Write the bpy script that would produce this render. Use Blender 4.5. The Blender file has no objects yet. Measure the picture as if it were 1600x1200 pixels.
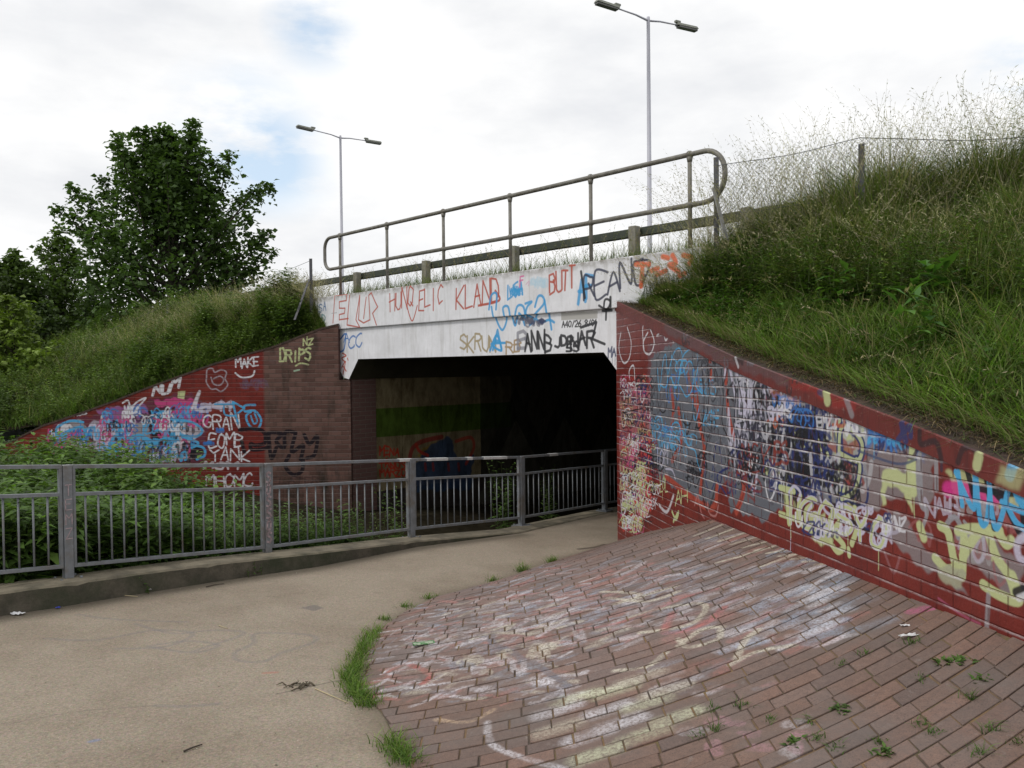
import bpy, bmesh, math, random
import numpy as np
from mathutils import Vector, Matrix
random.seed(7); RNG = np.random.default_rng(11)
scn = bpy.context.scene
C = scn.collection

# ------------------------------------------------------------------ camera
F = 1270.0; EYE = 1.75                       # focal length in photo pixels, eye height
PITCH = math.atan(24/1270); ROLL = .010
_fw = np.array([0, math.cos(PITCH), -math.sin(PITCH)])
_r0 = np.array([1., 0, 0]); _u0 = np.cross(_r0, _fw)
_r = _r0*math.cos(ROLL) - _u0*math.sin(ROLL); _u = _r0*math.sin(ROLL) + _u0*math.cos(ROLL)
CAM = np.array([0, 0, EYE])
cd = bpy.data.cameras.new('camera'); cam = bpy.data.objects.new('camera', cd); C.objects.link(cam)
cd.sensor_width = 36; cd.lens = F/1600*36; cd.clip_end = 2000; cd.clip_start = .05
m = Matrix(((_r[0], _u[0], -_fw[0], 0), (_r[1], _u[1], -_fw[1], 0), (_r[2], _u[2], -_fw[2], EYE), (0, 0, 0, 1)))
cam.matrix_world = m
scn.camera = cam
scn.view_settings.view_transform = 'Standard'; scn.view_settings.look = 'None'
scn.view_settings.exposure = 0.0; scn.view_settings.gamma = 1
scn.cycles.max_bounces = 6; scn.cycles.transparent_max_bounces = 6

def ray(px, py): return _fw + _r*(px-800)/F - _u*(py-600)/F
def hit(px, py, p, n):
    d = ray(px, py); n = np.array(n, float); return CAM + d*(np.dot(np.array(p, float)-CAM, n)/np.dot(d, n))
def dep(px, py, d):
    w = ray(px, py); return CAM + w*d/w[1]

# ------------------------------------------------------------------ sky and sun
SUN_EL, SUN_AZ = math.radians(50), math.radians(-118)   # azimuth from +y towards +x
w = bpy.data.worlds.new('World'); scn.world = w; w.use_nodes = True
nt = w.node_tree; N = nt.nodes; L = nt.links; N.clear()
def nd(nt, typ, **kw):
    n = nt.nodes.new(typ)
    for k, v in kw.items():
        if k.startswith('i_'): n.inputs[k[2:].replace('_', ' ')].default_value = v
        else: setattr(n, k, v)
    return n
out = nd(nt, 'ShaderNodeOutputWorld')
sky = nd(nt, 'ShaderNodeTexSky', sky_type='NISHITA', sun_disc=False, sun_elevation=SUN_EL, sun_rotation=SUN_AZ)
hz = nt.nodes.new('ShaderNodeMix'); hz.data_type = 'RGBA'; hz.inputs[0].default_value = .55; hz.inputs[7].default_value = (5.9, 6.9, 7.8, 1)   # thin high cloud veiling the blue
L.new(sky.outputs[0], hz.inputs[6]); bg1 = nd(nt, 'ShaderNodeBackground', i_Strength=.15); L.new(hz.outputs[2], bg1.inputs[0])
tc = nd(nt, 'ShaderNodeTexCoord')
mp = nd(nt, 'ShaderNodeMapping'); mp.inputs['Scale'].default_value = (1, 1, 2.6); L.new(tc.outputs['Generated'], mp.inputs[0])
n1 = nd(nt, 'ShaderNodeTexNoise', i_Scale=3.2, i_Detail=9, i_Roughness=.55); L.new(mp.outputs[0], n1.inputs['Vector'])
n2 = nd(nt, 'ShaderNodeTexNoise', i_Scale=5.5, i_Detail=8, i_Roughness=.6); L.new(mp.outputs[0], n2.inputs['Vector'])
# cloud brightness
cr = nd(nt, 'ShaderNodeValToRGB'); cr.color_ramp.elements[0].position = .34; cr.color_ramp.elements[0].color = (.90, .915, .945, 1)
cr.color_ramp.elements[1].position = .56; cr.color_ramp.elements[1].color = (1.12, 1.12, 1.12, 1)
L.new(n1.outputs['Fac'], cr.inputs[0])
bg2 = nd(nt, 'ShaderNodeBackground', i_Strength=.93); L.new(cr.outputs[0], bg2.inputs[0])
# gaps of thin blue between the clouds
def math_(nt, op, a, b=None, clamp=False):
    n = nt.nodes.new('ShaderNodeMath'); n.operation = op; n.use_clamp = clamp
    for i, v in enumerate((a, b)):
        if v is None: continue
        if isinstance(v, (int, float)): n.inputs[i].default_value = v
        else: nt.links.new(v, n.inputs[i])
    return n.outputs[0]
gap = None
for px, py, rad, amt in [(490, 40, .06, .62), (375, 215, .10, .5), (440, 262, .07, .45), (1590, 105, .05, .5)]:
    d = ray(px, py); d = d/np.linalg.norm(d)
    vd = nd(nt, 'ShaderNodeVectorMath', operation='DISTANCE'); vd.inputs[1].default_value = d
    L.new(tc.outputs['Generated'], vd.inputs[0])
    v = math_(nt, 'DIVIDE', vd.outputs['Value'], rad)
    v = math_(nt, 'SUBTRACT', 1.0, v, True)
    v = math_(nt, 'MULTIPLY', v, amt)
    gap = v if gap is None else math_(nt, 'ADD', gap, v)
g2 = math_(nt, 'SUBTRACT', n2.outputs['Fac'], .40, True)
g3 = math_(nt, 'MULTIPLY', g2, 6.0, True)
gapf = math_(nt, 'MULTIPLY', math_(nt, 'MULTIPLY', gap, 1.9, True), g3, True)
mx = nd(nt, 'ShaderNodeMixShader'); L.new(gapf, mx.inputs[0]); L.new(bg2.outputs[0], mx.inputs[1]); L.new(bg1.outputs[0], mx.inputs[2])
L.new(mx.outputs[0], out.inputs[0])
sd = bpy.data.lights.new('sun', 'SUN'); sd.energy = 1.35; sd.angle = math.radians(11); sd.color = (1, .965, .9)
sun = bpy.data.objects.new('sun', sd); C.objects.link(sun)
sdir = Vector((math.sin(SUN_AZ)*math.cos(SUN_EL), math.cos(SUN_AZ)*math.cos(SUN_EL), math.sin(SUN_EL)))
sun.rotation_euler = sdir.to_track_quat('Z', 'Y').to_euler(); sun.location = (0, 0, 30)

# ------------------------------------------------------------------ helpers
def tag(o, label=None, cat=None, group=None, kind=None):
    if label: o['label'] = label
    if cat: o['category'] = cat
    if group: o['group'] = group
    if kind: o['kind'] = kind
    return o
def empty(name, loc=(0, 0, 0)):
    o = bpy.data.objects.new(name, None); o.location = loc; C.objects.link(o); return o
def setparent(o, p):
    # world-space meshes: parent while keeping the place
    o.parent = p
    o.matrix_parent_inverse = Matrix.Translation(-Vector(p.location)) if p.parent is None else Matrix.Identity(4)
class MB:
    def __init__(s): s.v = []; s.f = []; s.m = []; s.sm = []
    def add(s, vs, fs, mi=0, smooth=False):
        b = len(s.v); s.v += [tuple(map(float, p)) for p in vs]
        for f in fs: s.f.append([b+i for i in f]); s.m.append(mi); s.sm.append(smooth)
    def box(s, c, sx, sy, sz, ax=None, mi=0):
        X, Y, Z = ax if ax else ((1, 0, 0), (0, 1, 0), (0, 0, 1))
        X, Y, Z, c = map(lambda a: np.array(a, float), (X, Y, Z, c))
        vs = [c + X*sx/2*i + Y*sy/2*j + Z*sz/2*k for k in (-1, 1) for j in (-1, 1) for i in (-1, 1)]
        s.add(vs, [(0, 2, 3, 1), (4, 5, 7, 6), (0, 1, 5, 4), (2, 6, 7, 3), (0, 4, 6, 2), (1, 3, 7, 5)], mi)
    def prism(s, poly, ext, mi=0, mside=None):
        poly = [np.array(p, float) for p in poly]; e = np.array(ext, float); n = len(poly)
        s.add(poly + [p+e for p in poly], [list(range(n))], mi)
        b = len(s.v)-2*n
        s.f.append([b+n+i for i in reversed(range(n))]); s.m.append(mi); s.sm.append(False)
        for i in range(n):
            j = (i+1) % n
            s.f.append([b+i, b+n+i, b+n+j, b+j]); s.m.append(mi if mside is None else mside); s.sm.append(False)
    def tube(s, pts, r, n=10, mi=0, smooth=True, cap=True):
        pts = [np.array(p, float) for p in pts]; k = len(pts)
        rs = r if hasattr(r, '__len__') else [r]*k
        t0 = pts[1]-pts[0]; t0 /= np.linalg.norm(t0)
        a = np.cross(t0, (0, 0, 1.));
        if np.linalg.norm(a) < .1: a = np.cross(t0, (1., 0, 0))
        a /= np.linalg.norm(a); vs = []
        for i in range(k):
            t = pts[min(i+1, k-1)]-pts[max(i-1, 0)]; t /= (np.linalg.norm(t)+1e-12)
            a = a - t*np.dot(a, t); a /= np.linalg.norm(a); b = np.cross(t, a)
            for j in range(n):
                q = 2*math.pi*j/n; vs.append(pts[i]+(a*math.cos(q)+b*math.sin(q))*rs[i])
        fs = [(i*n+j, i*n+(j+1) % n, (i+1)*n+(j+1) % n, (i+1)*n+j) for i in range(k-1) for j in range(n)]
        s.add(vs, fs, mi, smooth)
        if cap:
            b = len(s.v)-k*n
            s.f.append([b+j for j in reversed(range(n))]); s.m.append(mi); s.sm.append(False)
            s.f.append([b+(k-1)*n+j for j in range(n)]); s.m.append(mi); s.sm.append(False)
    def ball(s, c, r, mi=0, sz=1., n=10):
        c = np.array(c, float); vs = []; fs = []; m_ = 6
        for i in range(m_+1):
            th = math.pi*i/m_
            for j in range(n):
                p = 2*math.pi*j/n; vs.append(c+np.array([r*math.sin(th)*math.cos(p), r*math.sin(th)*math.sin(p), r*sz*math.cos(th)]))
        for i in range(m_):
            for j in range(n): fs.append((i*n+j, (i+1)*n+j, (i+1)*n+(j+1) % n, i*n+(j+1) % n))
        s.add(vs, fs, mi, True)
    def build(s, name, mats, parent=None, uv=None, bevel=0, fixn=False):
        me = bpy.data.meshes.new(name); me.from_pydata(s.v, [], s.f)
        for mt in (mats if isinstance(mats, (list, tuple)) else [mats]): me.materials.append(mt)
        me.polygons.foreach_set('material_index', s.m); me.polygons.foreach_set('use_smooth', s.sm)
        if uv:
            l = me.uv_layers.new(name='UVMap'); vi = np.zeros(len(me.loops), int); me.loops.foreach_get('vertex_index', vi)
            co = np.array(s.v); U = uv(co); l.data.foreach_set('uv', U[vi].astype(np.float32).ravel())
        if fixn:
            b = bmesh.new(); b.from_mesh(me); bmesh.ops.recalc_face_normals(b, faces=b.faces); b.to_mesh(me); b.free()
        me.update()
        o = bpy.data.objects.new(name, me); C.objects.link(o)
        if parent: setparent(o, parent)
        if bevel:
            md = o.modifiers.new('bevel', 'BEVEL'); md.width = bevel; md.segments = 2; md.limit_method = 'ANGLE'
        return o
def npmesh(name, V, Q, col, mat, parent=None, smooth=False):
    """big mesh of quads from arrays, colour attribute per vertex"""
    me = bpy.data.meshes.new(name); V = np.asarray(V, np.float32); Q = np.asarray(Q, np.int32)
    me.vertices.add(len(V)); me.vertices.foreach_set('co', V.ravel())
    me.loops.add(Q.size); me.loops.foreach_set('vertex_index', Q.ravel())
    me.polygons.add(len(Q)); me.polygons.foreach_set('loop_start', np.arange(0, Q.size, Q.shape[1], dtype=np.int32))
    me.polygons.foreach_set('loop_total', np.full(len(Q), Q.shape[1], np.int32))
    if smooth: me.polygons.foreach_set('use_smooth', np.ones(len(Q), bool))
    me.update(calc_edges=True)
    a = me.color_attributes.new('Col', 'FLOAT_COLOR', 'POINT')
    a.data.foreach_set('color', np.concatenate([col, np.ones((len(col), 1))], 1).astype(np.float32).ravel())
    me.materials.append(mat); o = bpy.data.objects.new(name, me); C.objects.link(o)
    if parent: setparent(o, parent)
    return o
def blades(P, h, wd, lean, az, col, seg=3):
    """grass blades: P (n,3), height, width, lean (horizontal reach / h), direction"""
    n = len(P); f = RNG.uniform(0, 2*np.pi, n); side = np.stack([np.cos(f), np.sin(f), np.zeros(n)], 1)
    d = np.stack([np.cos(az), np.sin(az), np.zeros(n)], 1); V = []; Cc = []
    for i in range(seg+1):
        t = i/seg; p = P + d*(h*lean*t**2)[:, None]; p = p + np.array([0, 0, 1.])*(h*(t-.35*lean*t**2*np.clip(lean, 0, 1.6)))[:, None]
        ww = (wd*(1-t)**.7*.5 + .0006)[:, None]*side
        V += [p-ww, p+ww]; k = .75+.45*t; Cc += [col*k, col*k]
    V = np.stack(V, 1).reshape(-1, 3); Cc = np.stack(Cc, 1).reshape(-1, 3); m_ = 2*(seg+1)
    q = np.array([[2*i, 2*i+1, 2*i+3, 2*i+2] for i in range(seg)])
    Q = (np.arange(n)[:, None, None]*m_ + q[None]).reshape(-1, 4)
    return V, Q, Cc
def leaves(P, D, Nn, ln, wd, col):
    """kite leaves folded along the midrib: base P, direction D, normal Nn"""
    D = D/np.linalg.norm(D, axis=1, keepdims=True); S = np.cross(D, Nn); S /= (np.linalg.norm(S, axis=1, keepdims=True)+1e-9)
    U = np.cross(S, D); ln = ln[:, None]; wd = wd[:, None]
    tip = P+D*ln-U*ln*.12; a = P+D*ln*.42+S*wd*.5+U*wd*.18; b = P+D*ln*.42-S*wd*.5+U*wd*.18; mid = P+D*ln*.45
    V = np.stack([P, a, tip, b, mid], 1).reshape(-1, 3)
    n = len(P); q = np.array([[0, 1, 2, 4], [0, 4, 2, 3]])
    Q = (np.arange(n)[:, None, None]*5+q[None]).reshape(-1, 4)
    return V, Q, np.repeat(col, 5, 0)
def merge(parts):
    Vs, Qs, Cs = [], [], []; b = 0
    for V, Q, c in parts: Vs.append(V); Qs.append(Q+b); Cs.append(c); b += len(V)
    return np.concatenate(Vs), np.concatenate(Qs), np.concatenate(Cs)
def vary(base, n, s=.25, hue=.12):
    k = RNG.normal(1, s, n).clip(.4, 1.8)[:, None]; b = np.array(base)[None]*k
    b[:, 0] *= RNG.normal(1, hue, n).clip(.6, 1.6); b[:, 2] *= RNG.normal(1, hue, n).clip(.5, 1.6)
    return b

# ------------------------------------------------------------------ materials
def mat(name):
    mt = bpy.data.materials.new(name); mt.use_nodes = True; t = mt.node_tree; t.nodes.clear()
    o = nd(t, 'ShaderNodeOutputMaterial'); p = nd(t, 'ShaderNodeBsdfPrincipled'); t.links.new(p.outputs[0], o.inputs[0])
    return mt, t, p
def mixc(t, fac, a, b, mode='MIX'):
    n = t.nodes.new('ShaderNodeMix'); n.data_type = 'RGBA'; n.blend_type = mode
    for s_, v in ((n.inputs[0], fac), (n.inputs[6], a), (n.inputs[7], b)):
        if isinstance(v, (int, float)): s_.default_value = v
        elif isinstance(v, tuple): s_.default_value = (*v, 1) if len(v) == 3 else v
        else: t.links.new(v, s_)
    return n.outputs[2]
def noise(t, vec, scale, detail=4, rough=.6, lo=.35, hi=.65):
    n = nd(t, 'ShaderNodeTexNoise'); n.inputs['Scale'].default_value = scale; n.inputs['Detail'].default_value = detail
    n.inputs['Roughness'].default_value = rough; t.links.new(vec, n.inputs['Vector'])
    r = nd(t, 'ShaderNodeMapRange'); r.inputs[1].default_value = lo; r.inputs[2].default_value = hi; t.links.new(n.outputs['Fac'], r.inputs[0])
    return r.outputs[0]
def stretch(t, vec, s):
    mpn = nd(t, 'ShaderNodeMapping'); mpn.inputs['Scale'].default_value = s; t.links.new(vec, mpn.inputs[0]); return mpn.outputs[0]
def bump(t, p, h, strength=.5, dist=.01):
    b = nd(t, 'ShaderNodeBump'); b.inputs['Strength'].default_value = strength; b.inputs['Distance'].default_value = dist
    t.links.new(h, b.inputs['Height']); t.links.new(b.outputs[0], p.inputs['Normal']); return b
def simple(name, col, rough=.6, metal=0, var=.25, scale=8, bmp=.0, spec=.5, dirt=None):
    mt, t, p = mat(name); g = nd(t, 'ShaderNodeNewGeometry').outputs['Position']
    f = noise(t, g, scale); c2 = tuple(c*(1-var) for c in col)
    c = mixc(t, f, c2, col)
    if dirt: c = mixc(t, noise(t, g, scale*.35, 6, .7, .5, .7), c, dirt)
    t.links.new(c, p.inputs['Base Color']); p.inputs['Roughness'].default_value = rough; p.inputs['Metallic'].default_value = metal
    p.inputs['Specular IOR Level'].default_value = spec
    if bmp: bump(t, p, noise(t, g, scale*12, 5, .6, .2, .8), bmp, .004)
    return mt
def brick(t, vec, bw, rh, mortar=.01, smooth=.25, c1=(.3, .3, .3), c2=(.8, .8, .8)):
    b = nd(t, 'ShaderNodeTexBrick'); b.inputs['Scale'].default_value = 1; b.inputs['Brick Width'].default_value = bw
    b.inputs['Row Height'].default_value = rh; b.inputs['Mortar Size'].default_value = mortar; b.inputs['Mortar Smooth'].default_value = smooth
    b.inputs['Color1'].default_value = (*c1, 1); b.inputs['Color2'].default_value = (*c2, 1); b.inputs['Mortar'].default_value = (.5, .5, .5, 1)
    t.links.new(vec, b.inputs['Vector']); return b
def uvnode(t): return nd(t, 'ShaderNodeUVMap', uv_map='UVMap').outputs[0]
def foliage(name, rough=.55, trans=.35):
    mt = bpy.data.materials.new(name); mt.use_nodes = True; t = mt.node_tree; t.nodes.clear()
    o = nd(t, 'ShaderNodeOutputMaterial'); a = nd(t, 'ShaderNodeVertexColor', layer_name='Col')
    p = nd(t, 'ShaderNodeBsdfPrincipled', i_Roughness=rough); p.inputs['Specular IOR Level'].default_value = .25
    t.links.new(a.outputs[0], p.inputs['Base Color'])
    tr = nd(t, 'ShaderNodeBsdfTranslucent'); c = mixc(t, 1.0, a.outputs[0], (1.1, 1.25, .5), 'MULTIPLY'); t.links.new(c, tr.inputs[0])
    mxs = nd(t, 'ShaderNodeMixShader', i_Fac=trans); mxs.inputs[0].default_value = trans
    t.links.new(p.outputs[0], mxs.inputs[1]); t.links.new(tr.outputs[0], mxs.inputs[2]); t.links.new(mxs.outputs[0], o.inputs[0])
    return mt
M_leaf = foliage('leaf'); M_grass = foliage('grass', .6, .3)

# ------------------------------------------------------------------ spray paint drawn into textures by strokes
FONT = {'A': '00 49 80|24 64', 'B': '00 09 59 87 65 05|65 83 60 00', 'C': '88 59 17 03 20 60 82', 'D': '00 09 59 86 83 50 00', 'E': '80 00 09 89|05 65',
 'F': '00 09 89|05 65', 'G': '88 59 17 03 20 60 83 84 54', 'H': '00 09|80 89|05 85', 'I': '40 49', 'J': '89 82 50 12', 'K': '00 09|89 04 80', 'L': '09 00 80',
 'M': '00 09 45 89 80', 'N': '00 09 80 89', 'O': '49 17 02 40 72 87 49', 'P': '00 09 69 87 65 05', 'Q': '49 17 02 40 72 87 49|52 80', 'R': '00 09 69 87 65 05|45 80',
 'S': '88 59 18 16 74 82 50 01', 'T': '09 89|49 40', 'U': '09 02 30 60 82 89', 'V': '09 40 89', 'W': '09 20 45 60 89', 'X': '09 80|00 89', 'Y': '09 45 89|45 40',
 'Z': '09 89 00 80', '0': '49 17 02 40 72 87 49', '1': '27 49 40', '2': '07 29 69 86 00 80', '4': '60 69 03 83', '6': '79 04 20 60 83 55 03',
 '8': '45 07 29 69 87 45 02 20 60 83 45', '/': '10 79', '.': '40 41', ' ': ''}
class Tex:
    def __init__(s, u0, u1, v0, v1, res, mapf, base):
        s.u0, s.v0, s.res, s.map = u0, v0, res, mapf
        s.W = int((u1-u0)*res); s.H = int((v1-v0)*res); s.du = u1-u0; s.dv = v1-v0
        s.c = np.zeros((s.H, s.W, 3), np.float32)+np.array(base, np.float32); s.a = np.zeros((s.H, s.W), np.float32)
        s.rng = random.Random(5); s.wk = 1.; s.drip = 0
    def uvp(s, px, py):
        u, v = s.map(px, py); return ((u-s.u0)*s.res, (v-s.v0)*s.res)
    def blend(s, x0, x1, y0, y1, al, col):
        c = s.c[y0:y1, x0:x1]; a = s.a[y0:y1, x0:x1]
        na = al + a*(1-al); k = np.where(na > 1e-4, al/np.maximum(na, 1e-4), 0)[..., None]
        c[:] = c*(1-k)+np.array(col, np.float32)*k; a[:] = na
    def path(s, pts, col, wd, soft=.35, op=.95, curve=True):
        """pts in photo pixels, wd in metres"""
        P = [np.array(s.uvp(*p)) for p in pts]
        if curve and len(P) > 2:
            Q = []; E = [P[0]]+P+[P[-1]]
            for i in range(len(P)-1):
                p0, p1, p2, p3 = E[i:i+4]
                for k in range(6):
                    t = k/6; Q.append(.5*((2*p1)+(p2-p0)*t+(2*p0-5*p1+4*p2-p3)*t*t+(3*p1-p0-3*p2+p3)*t**3))
            P = Q+[P[-1]]
        s.raw(P, col, wd*s.wk*s.res/2, soft, op)
        if s.drip and op > .8 and s.rng.random() < s.drip:
            q = P[s.rng.randrange(len(P))]; l = s.rng.uniform(.04, .22)*s.res; s.raw([q, q-np.array([0, l*.5]), q-np.array([s.rng.uniform(-1, 1), l])], col, .004*s.res, .6, op*.8)
    def raw(s, P, col, r, soft, op):
        P = np.array(P); pad = r*(1+soft)+2
        x0 = int(max(0, P[:, 0].min()-pad)); x1 = int(min(s.W, P[:, 0].max()+pad)); y0 = int(max(0, P[:, 1].min()-pad)); y1 = int(min(s.H, P[:, 1].max()+pad))
        if x1 <= x0 or y1 <= y0: return
        D = np.full((y1-y0, x1-x0), 1e9, np.float32)
        for a, b in zip(P[:-1], P[1:]):
            bx0 = int(max(x0, min(a[0], b[0])-pad)); bx1 = int(min(x1, max(a[0], b[0])+pad)); by0 = int(max(y0, min(a[1], b[1])-pad)); by1 = int(min(y1, max(a[1], b[1])+pad))
            if bx1 <= bx0 or by1 <= by0: continue
            yy, xx = np.mgrid[by0:by1, bx0:bx1]; d = b-a; l2 = (d**2).sum()+1e-9
            t = np.clip(((xx-a[0])*d[0]+(yy-a[1])*d[1])/l2, 0, 1)
            dd = np.hypot(xx-a[0]-t*d[0], yy-a[1]-t*d[1]); sub = D[by0-y0:by1-y0, bx0-x0:bx1-x0]; np.minimum(sub, dd, out=sub)
        inner = r*(1-soft*.5); al = np.clip(1-(D-inner)/max(r*soft*1.3, .9), 0, 1)*op
        s.blend(x0, x1, y0, y1, al, col)
    def poly(s, pts, col, op=.95, soft=3, rag=0):
        P = np.array([s.uvp(*p) for p in pts])
        x0 = int(max(0, P[:, 0].min()-4)); x1 = int(min(s.W, P[:, 0].max()+4)); y0 = int(max(0, P[:, 1].min()-4)); y1 = int(min(s.H, P[:, 1].max()+4))
        if x1 <= x0 or y1 <= y0: return
        yy, xx = np.mgrid[y0:y1, x0:x1].astype(np.float32)
        if rag:
            ph = s.rng.random()*9; xx2 = xx+rag*np.sin(yy*.11+ph)+rag*.6*np.sin(yy*.31+ph*2); yy2 = yy+rag*np.sin(xx*.09+ph)+rag*.6*np.sin(xx*.27)
        else: xx2, yy2 = xx, yy
        ins = np.zeros(xx.shape, bool); n = len(P)
        for i in range(n):
            a, b = P[i], P[(i+1) % n]
            if abs(a[1]-b[1]) < 1e-6: continue
            c = ((a[1] > yy2) != (b[1] > yy2)) & (xx2 < (b[0]-a[0])*(yy2-a[1])/(b[1]-a[1])+a[0]); ins ^= c
        al = ins.astype(np.float32)
        for _ in range(soft):
            al[1:-1, 1:-1] = (al[1:-1, 1:-1]*2+al[:-2, 1:-1]+al[2:, 1:-1]+al[1:-1, :-2]+al[1:-1, 2:])/6
        s.blend(x0, x1, y0, y1, al*op, col)
    def text(s, txt, p0, p1, hgt, col, wd, op=.93, jit=.09, curve=False, lean=0., soft=.35):
        """baseline p0->p1 in photo pixels, hgt pixels upward"""
        n = len(txt); dx = (p1[0]-p0[0])/n; dy = (p1[1]-p0[1])/n
        for i, ch in enumerate(txt):
            hj = hgt*(1+s.rng.uniform(-1, 1)*jit*1.2); oy = s.rng.uniform(-1, 1)*hgt*jit
            for pl in FONT[ch].split('|'):
                if not pl: continue
                pts = []
                for q in pl.split():
                    x = int(q[0])/8*.84+.08; y = int(q[1])/9
                    x += s.rng.uniform(-1, 1)*jit*.8; y += s.rng.uniform(-1, 1)*jit*.8
                    pts.append((p0[0]+dx*(i+x)+lean*hgt*y, p0[1]+dy*(i+x)-hj*y+oy))
                s.path(pts, col, wd, soft, op, curve)
    def piece(s, txt, p0, p1, hgt, fill, line, wf, wl, jit=.08, op=.95):
        n = len(txt); dx = (p1[0]-p0[0])/n; dy = (p1[1]-p0[1])/n; S_ = []
        for i, ch in enumerate(txt):
            oy = s.rng.uniform(-1, 1)*hgt*jit
            for pl in FONT[ch].split('|'):
                S_.append((i, [(p0[0]+dx*(i+int(q[0])/8*.86+.06+s.rng.uniform(-1, 1)*jit), p0[1]+dy*i-hgt*(int(q[1])/9+s.rng.uniform(-1, 1)*jit)+oy) for q in pl.split()]))
        for i in range(n):
            for j, pts in S_:
                if j == i: s.path(pts, line, wf+2*wl, .15, op, True)
            for j, pts in S_:
                if j == i: s.path(pts, fill, wf, .2, op, True)
    def scribble(s, x0, y0, x1, y1, n, cols, w0, w1, size=30, op=.9, vert=1.5):
        """overlapping illegible tags: loops, hooks and angular strokes"""
        R = s.rng
        for _ in range(n):
            x = R.uniform(x0, x1); y = R.uniform(y0, y1); a = R.uniform(.55, 1.2)*size; col = R.choice(cols); w_ = R.uniform(w0, w1); o_ = op*R.uniform(.75, 1); k = R.random()
            if k < .45:      # a run of loops
                pts = []; m_ = R.randint(6, 12); ph = R.uniform(0, 6.3); rx = a*.16; ry = a*.32*vert*R.uniform(.6, 1.1)
                for i in range(m_): th = ph+i*1.5; pts.append((x+i*a*.075+rx*math.cos(th)*R.uniform(.7, 1.3), y+ry*math.sin(th)*R.uniform(.6, 1.3)))
                s.path(pts, col, w_, .35, o_, True)
            elif k < .8:     # letter like strokes
                m_ = R.randint(2, 4); adv = a*.3
                for i in range(m_):
                    for pl in FONT[R.choice('AEKNMRSWBZPGYJ')].split('|'):
                        s.path([(x+adv*(i+int(q[0])/8*.9)+R.uniform(-.08, .08)*a, y+a*.3*vert-int(q[1])/9*a*.6*vert+R.uniform(-.08, .08)*a) for q in pl.split()], col, w_, .35, o_, R.random() < .6)
            else:            # a long hook
                s.path([(x, y-a*.4*vert), (x+a*.05*R.uniform(-1, 1), y+a*.1), (x+a*.15, y+a*.42*vert), (x+a*.35, y+a*.3), (x+a*.4*R.uniform(.5, 1.2), y-a*.2)], col, w_, .35, o_, True)
    def image(s, name):
        im = bpy.data.images.new(name, s.W, s.H, alpha=True, float_buffer=False); im.colorspace_settings.name = 'Non-Color'; im.alpha_mode = 'CHANNEL_PACKED'
        px = np.concatenate([s.c, s.a[..., None]], 2).clip(0, 1); im.pixels.foreach_set(px.astype(np.float32).ravel()); im.update(); im.pack()
        return im
    def node(s, t, vec, name):
        n = nd(t, 'ShaderNodeTexImage'); n.image = s.image(name); n.extension = 'CLIP'
        mpn = nd(t, 'ShaderNodeMapping', vector_type='POINT'); mpn.inputs['Location'].default_value = (-s.u0/s.du, -s.v0/s.dv, 0)
        mpn.inputs['Scale'].default_value = (1/s.du, 1/s.dv, 1); t.links.new(vec, mpn.inputs[0]); t.links.new(mpn.outputs[0], n.inputs[0]); return n

WHITE = (.62, .62, .66); LIL = (.5, .48, .6); BLACK = (.012, .012, .016); NAVY = (.02, .03, .12); CYAN = (.07, .34, .6); BLUE = (.04, .16, .45)
LIME = (.46, .5, .25); MAG = (.5, .06, .2); ORG = (.33, .055, .035); RED = (.5, .05, .04); SLATE = (.115, .125, .15); GREY = (.27, .27, .29); CREAM = (.6, .55, .36)

# ------------------------------------------------------------------ layout frames
BC = np.array([1.34, 10.4]); BD = np.array([-.693, .721]); BD = BD/np.linalg.norm(BD); BI = np.array([BD[1], -BD[0]])   # along face to the left, into the tunnel
def BP(t, z, w=0.): p = BC+BD*t+BI*w; return np.array([p[0], p[1], z])
def tw(P): q = np.asarray(P)[..., :2]-BC; return q@BD, q@BI
WD = np.array([.1686, -.9857]); WN = np.array([-.9857, -.1686])         # right wing wall: towards the camera, outward normal
def WP(a, z, d=0.): p = BC+WD*a+WN*d; return np.array([p[0], p[1], z])
def ad(x, y): q = np.stack([np.asarray(x, float), np.asarray(y, float)], -1)-BC; return q@WD, q@WN
def pathz(x, y):
    s_ = .66*np.asarray(x, float)+.75*np.asarray(y, float); return -.08-.048*np.minimum(s_, 13.)
def pathpx(px, py): return hit(px, py, (0, 0, -.08), (.048*.66, .048*.75, 1))

# path edge along the brick paving
EDGE = [(1.35, 10.45)]+[tuple(pathpx(*q)[:2]) for q in [(860, 880), (780, 908), (680, 935), (620, 965), (588, 990), (565, 1030), (560, 1070), (600, 1120), (625, 1170), (645, 1200)]]
EDGE += [(-.3, 3.3), (.1, 2.4), (.7, 1.4), (1.3, .4), (1.6, -.6)]
EA = np.array([ad(*e) for e in EDGE]); _o = np.argsort(EA[:, 0]); EAs = EA[_o]
def edgeD(a): return np.interp(a, EAs[:, 0], EAs[:, 1])
def wallbase(a): return np.interp(a, [0, 1.2, 2.94, 4.5, 6.6, 11], [-.47, -.12, .335, .36, .41, .48])
def pavez(x, y):
    a, d = ad(x, y); D = np.maximum(edgeD(a), .02); wb = wallbase(a); t_ = np.clip(d/D, -.3, 1)
    return wb+(pathz(x, y)+.012-wb)*t_

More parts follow.
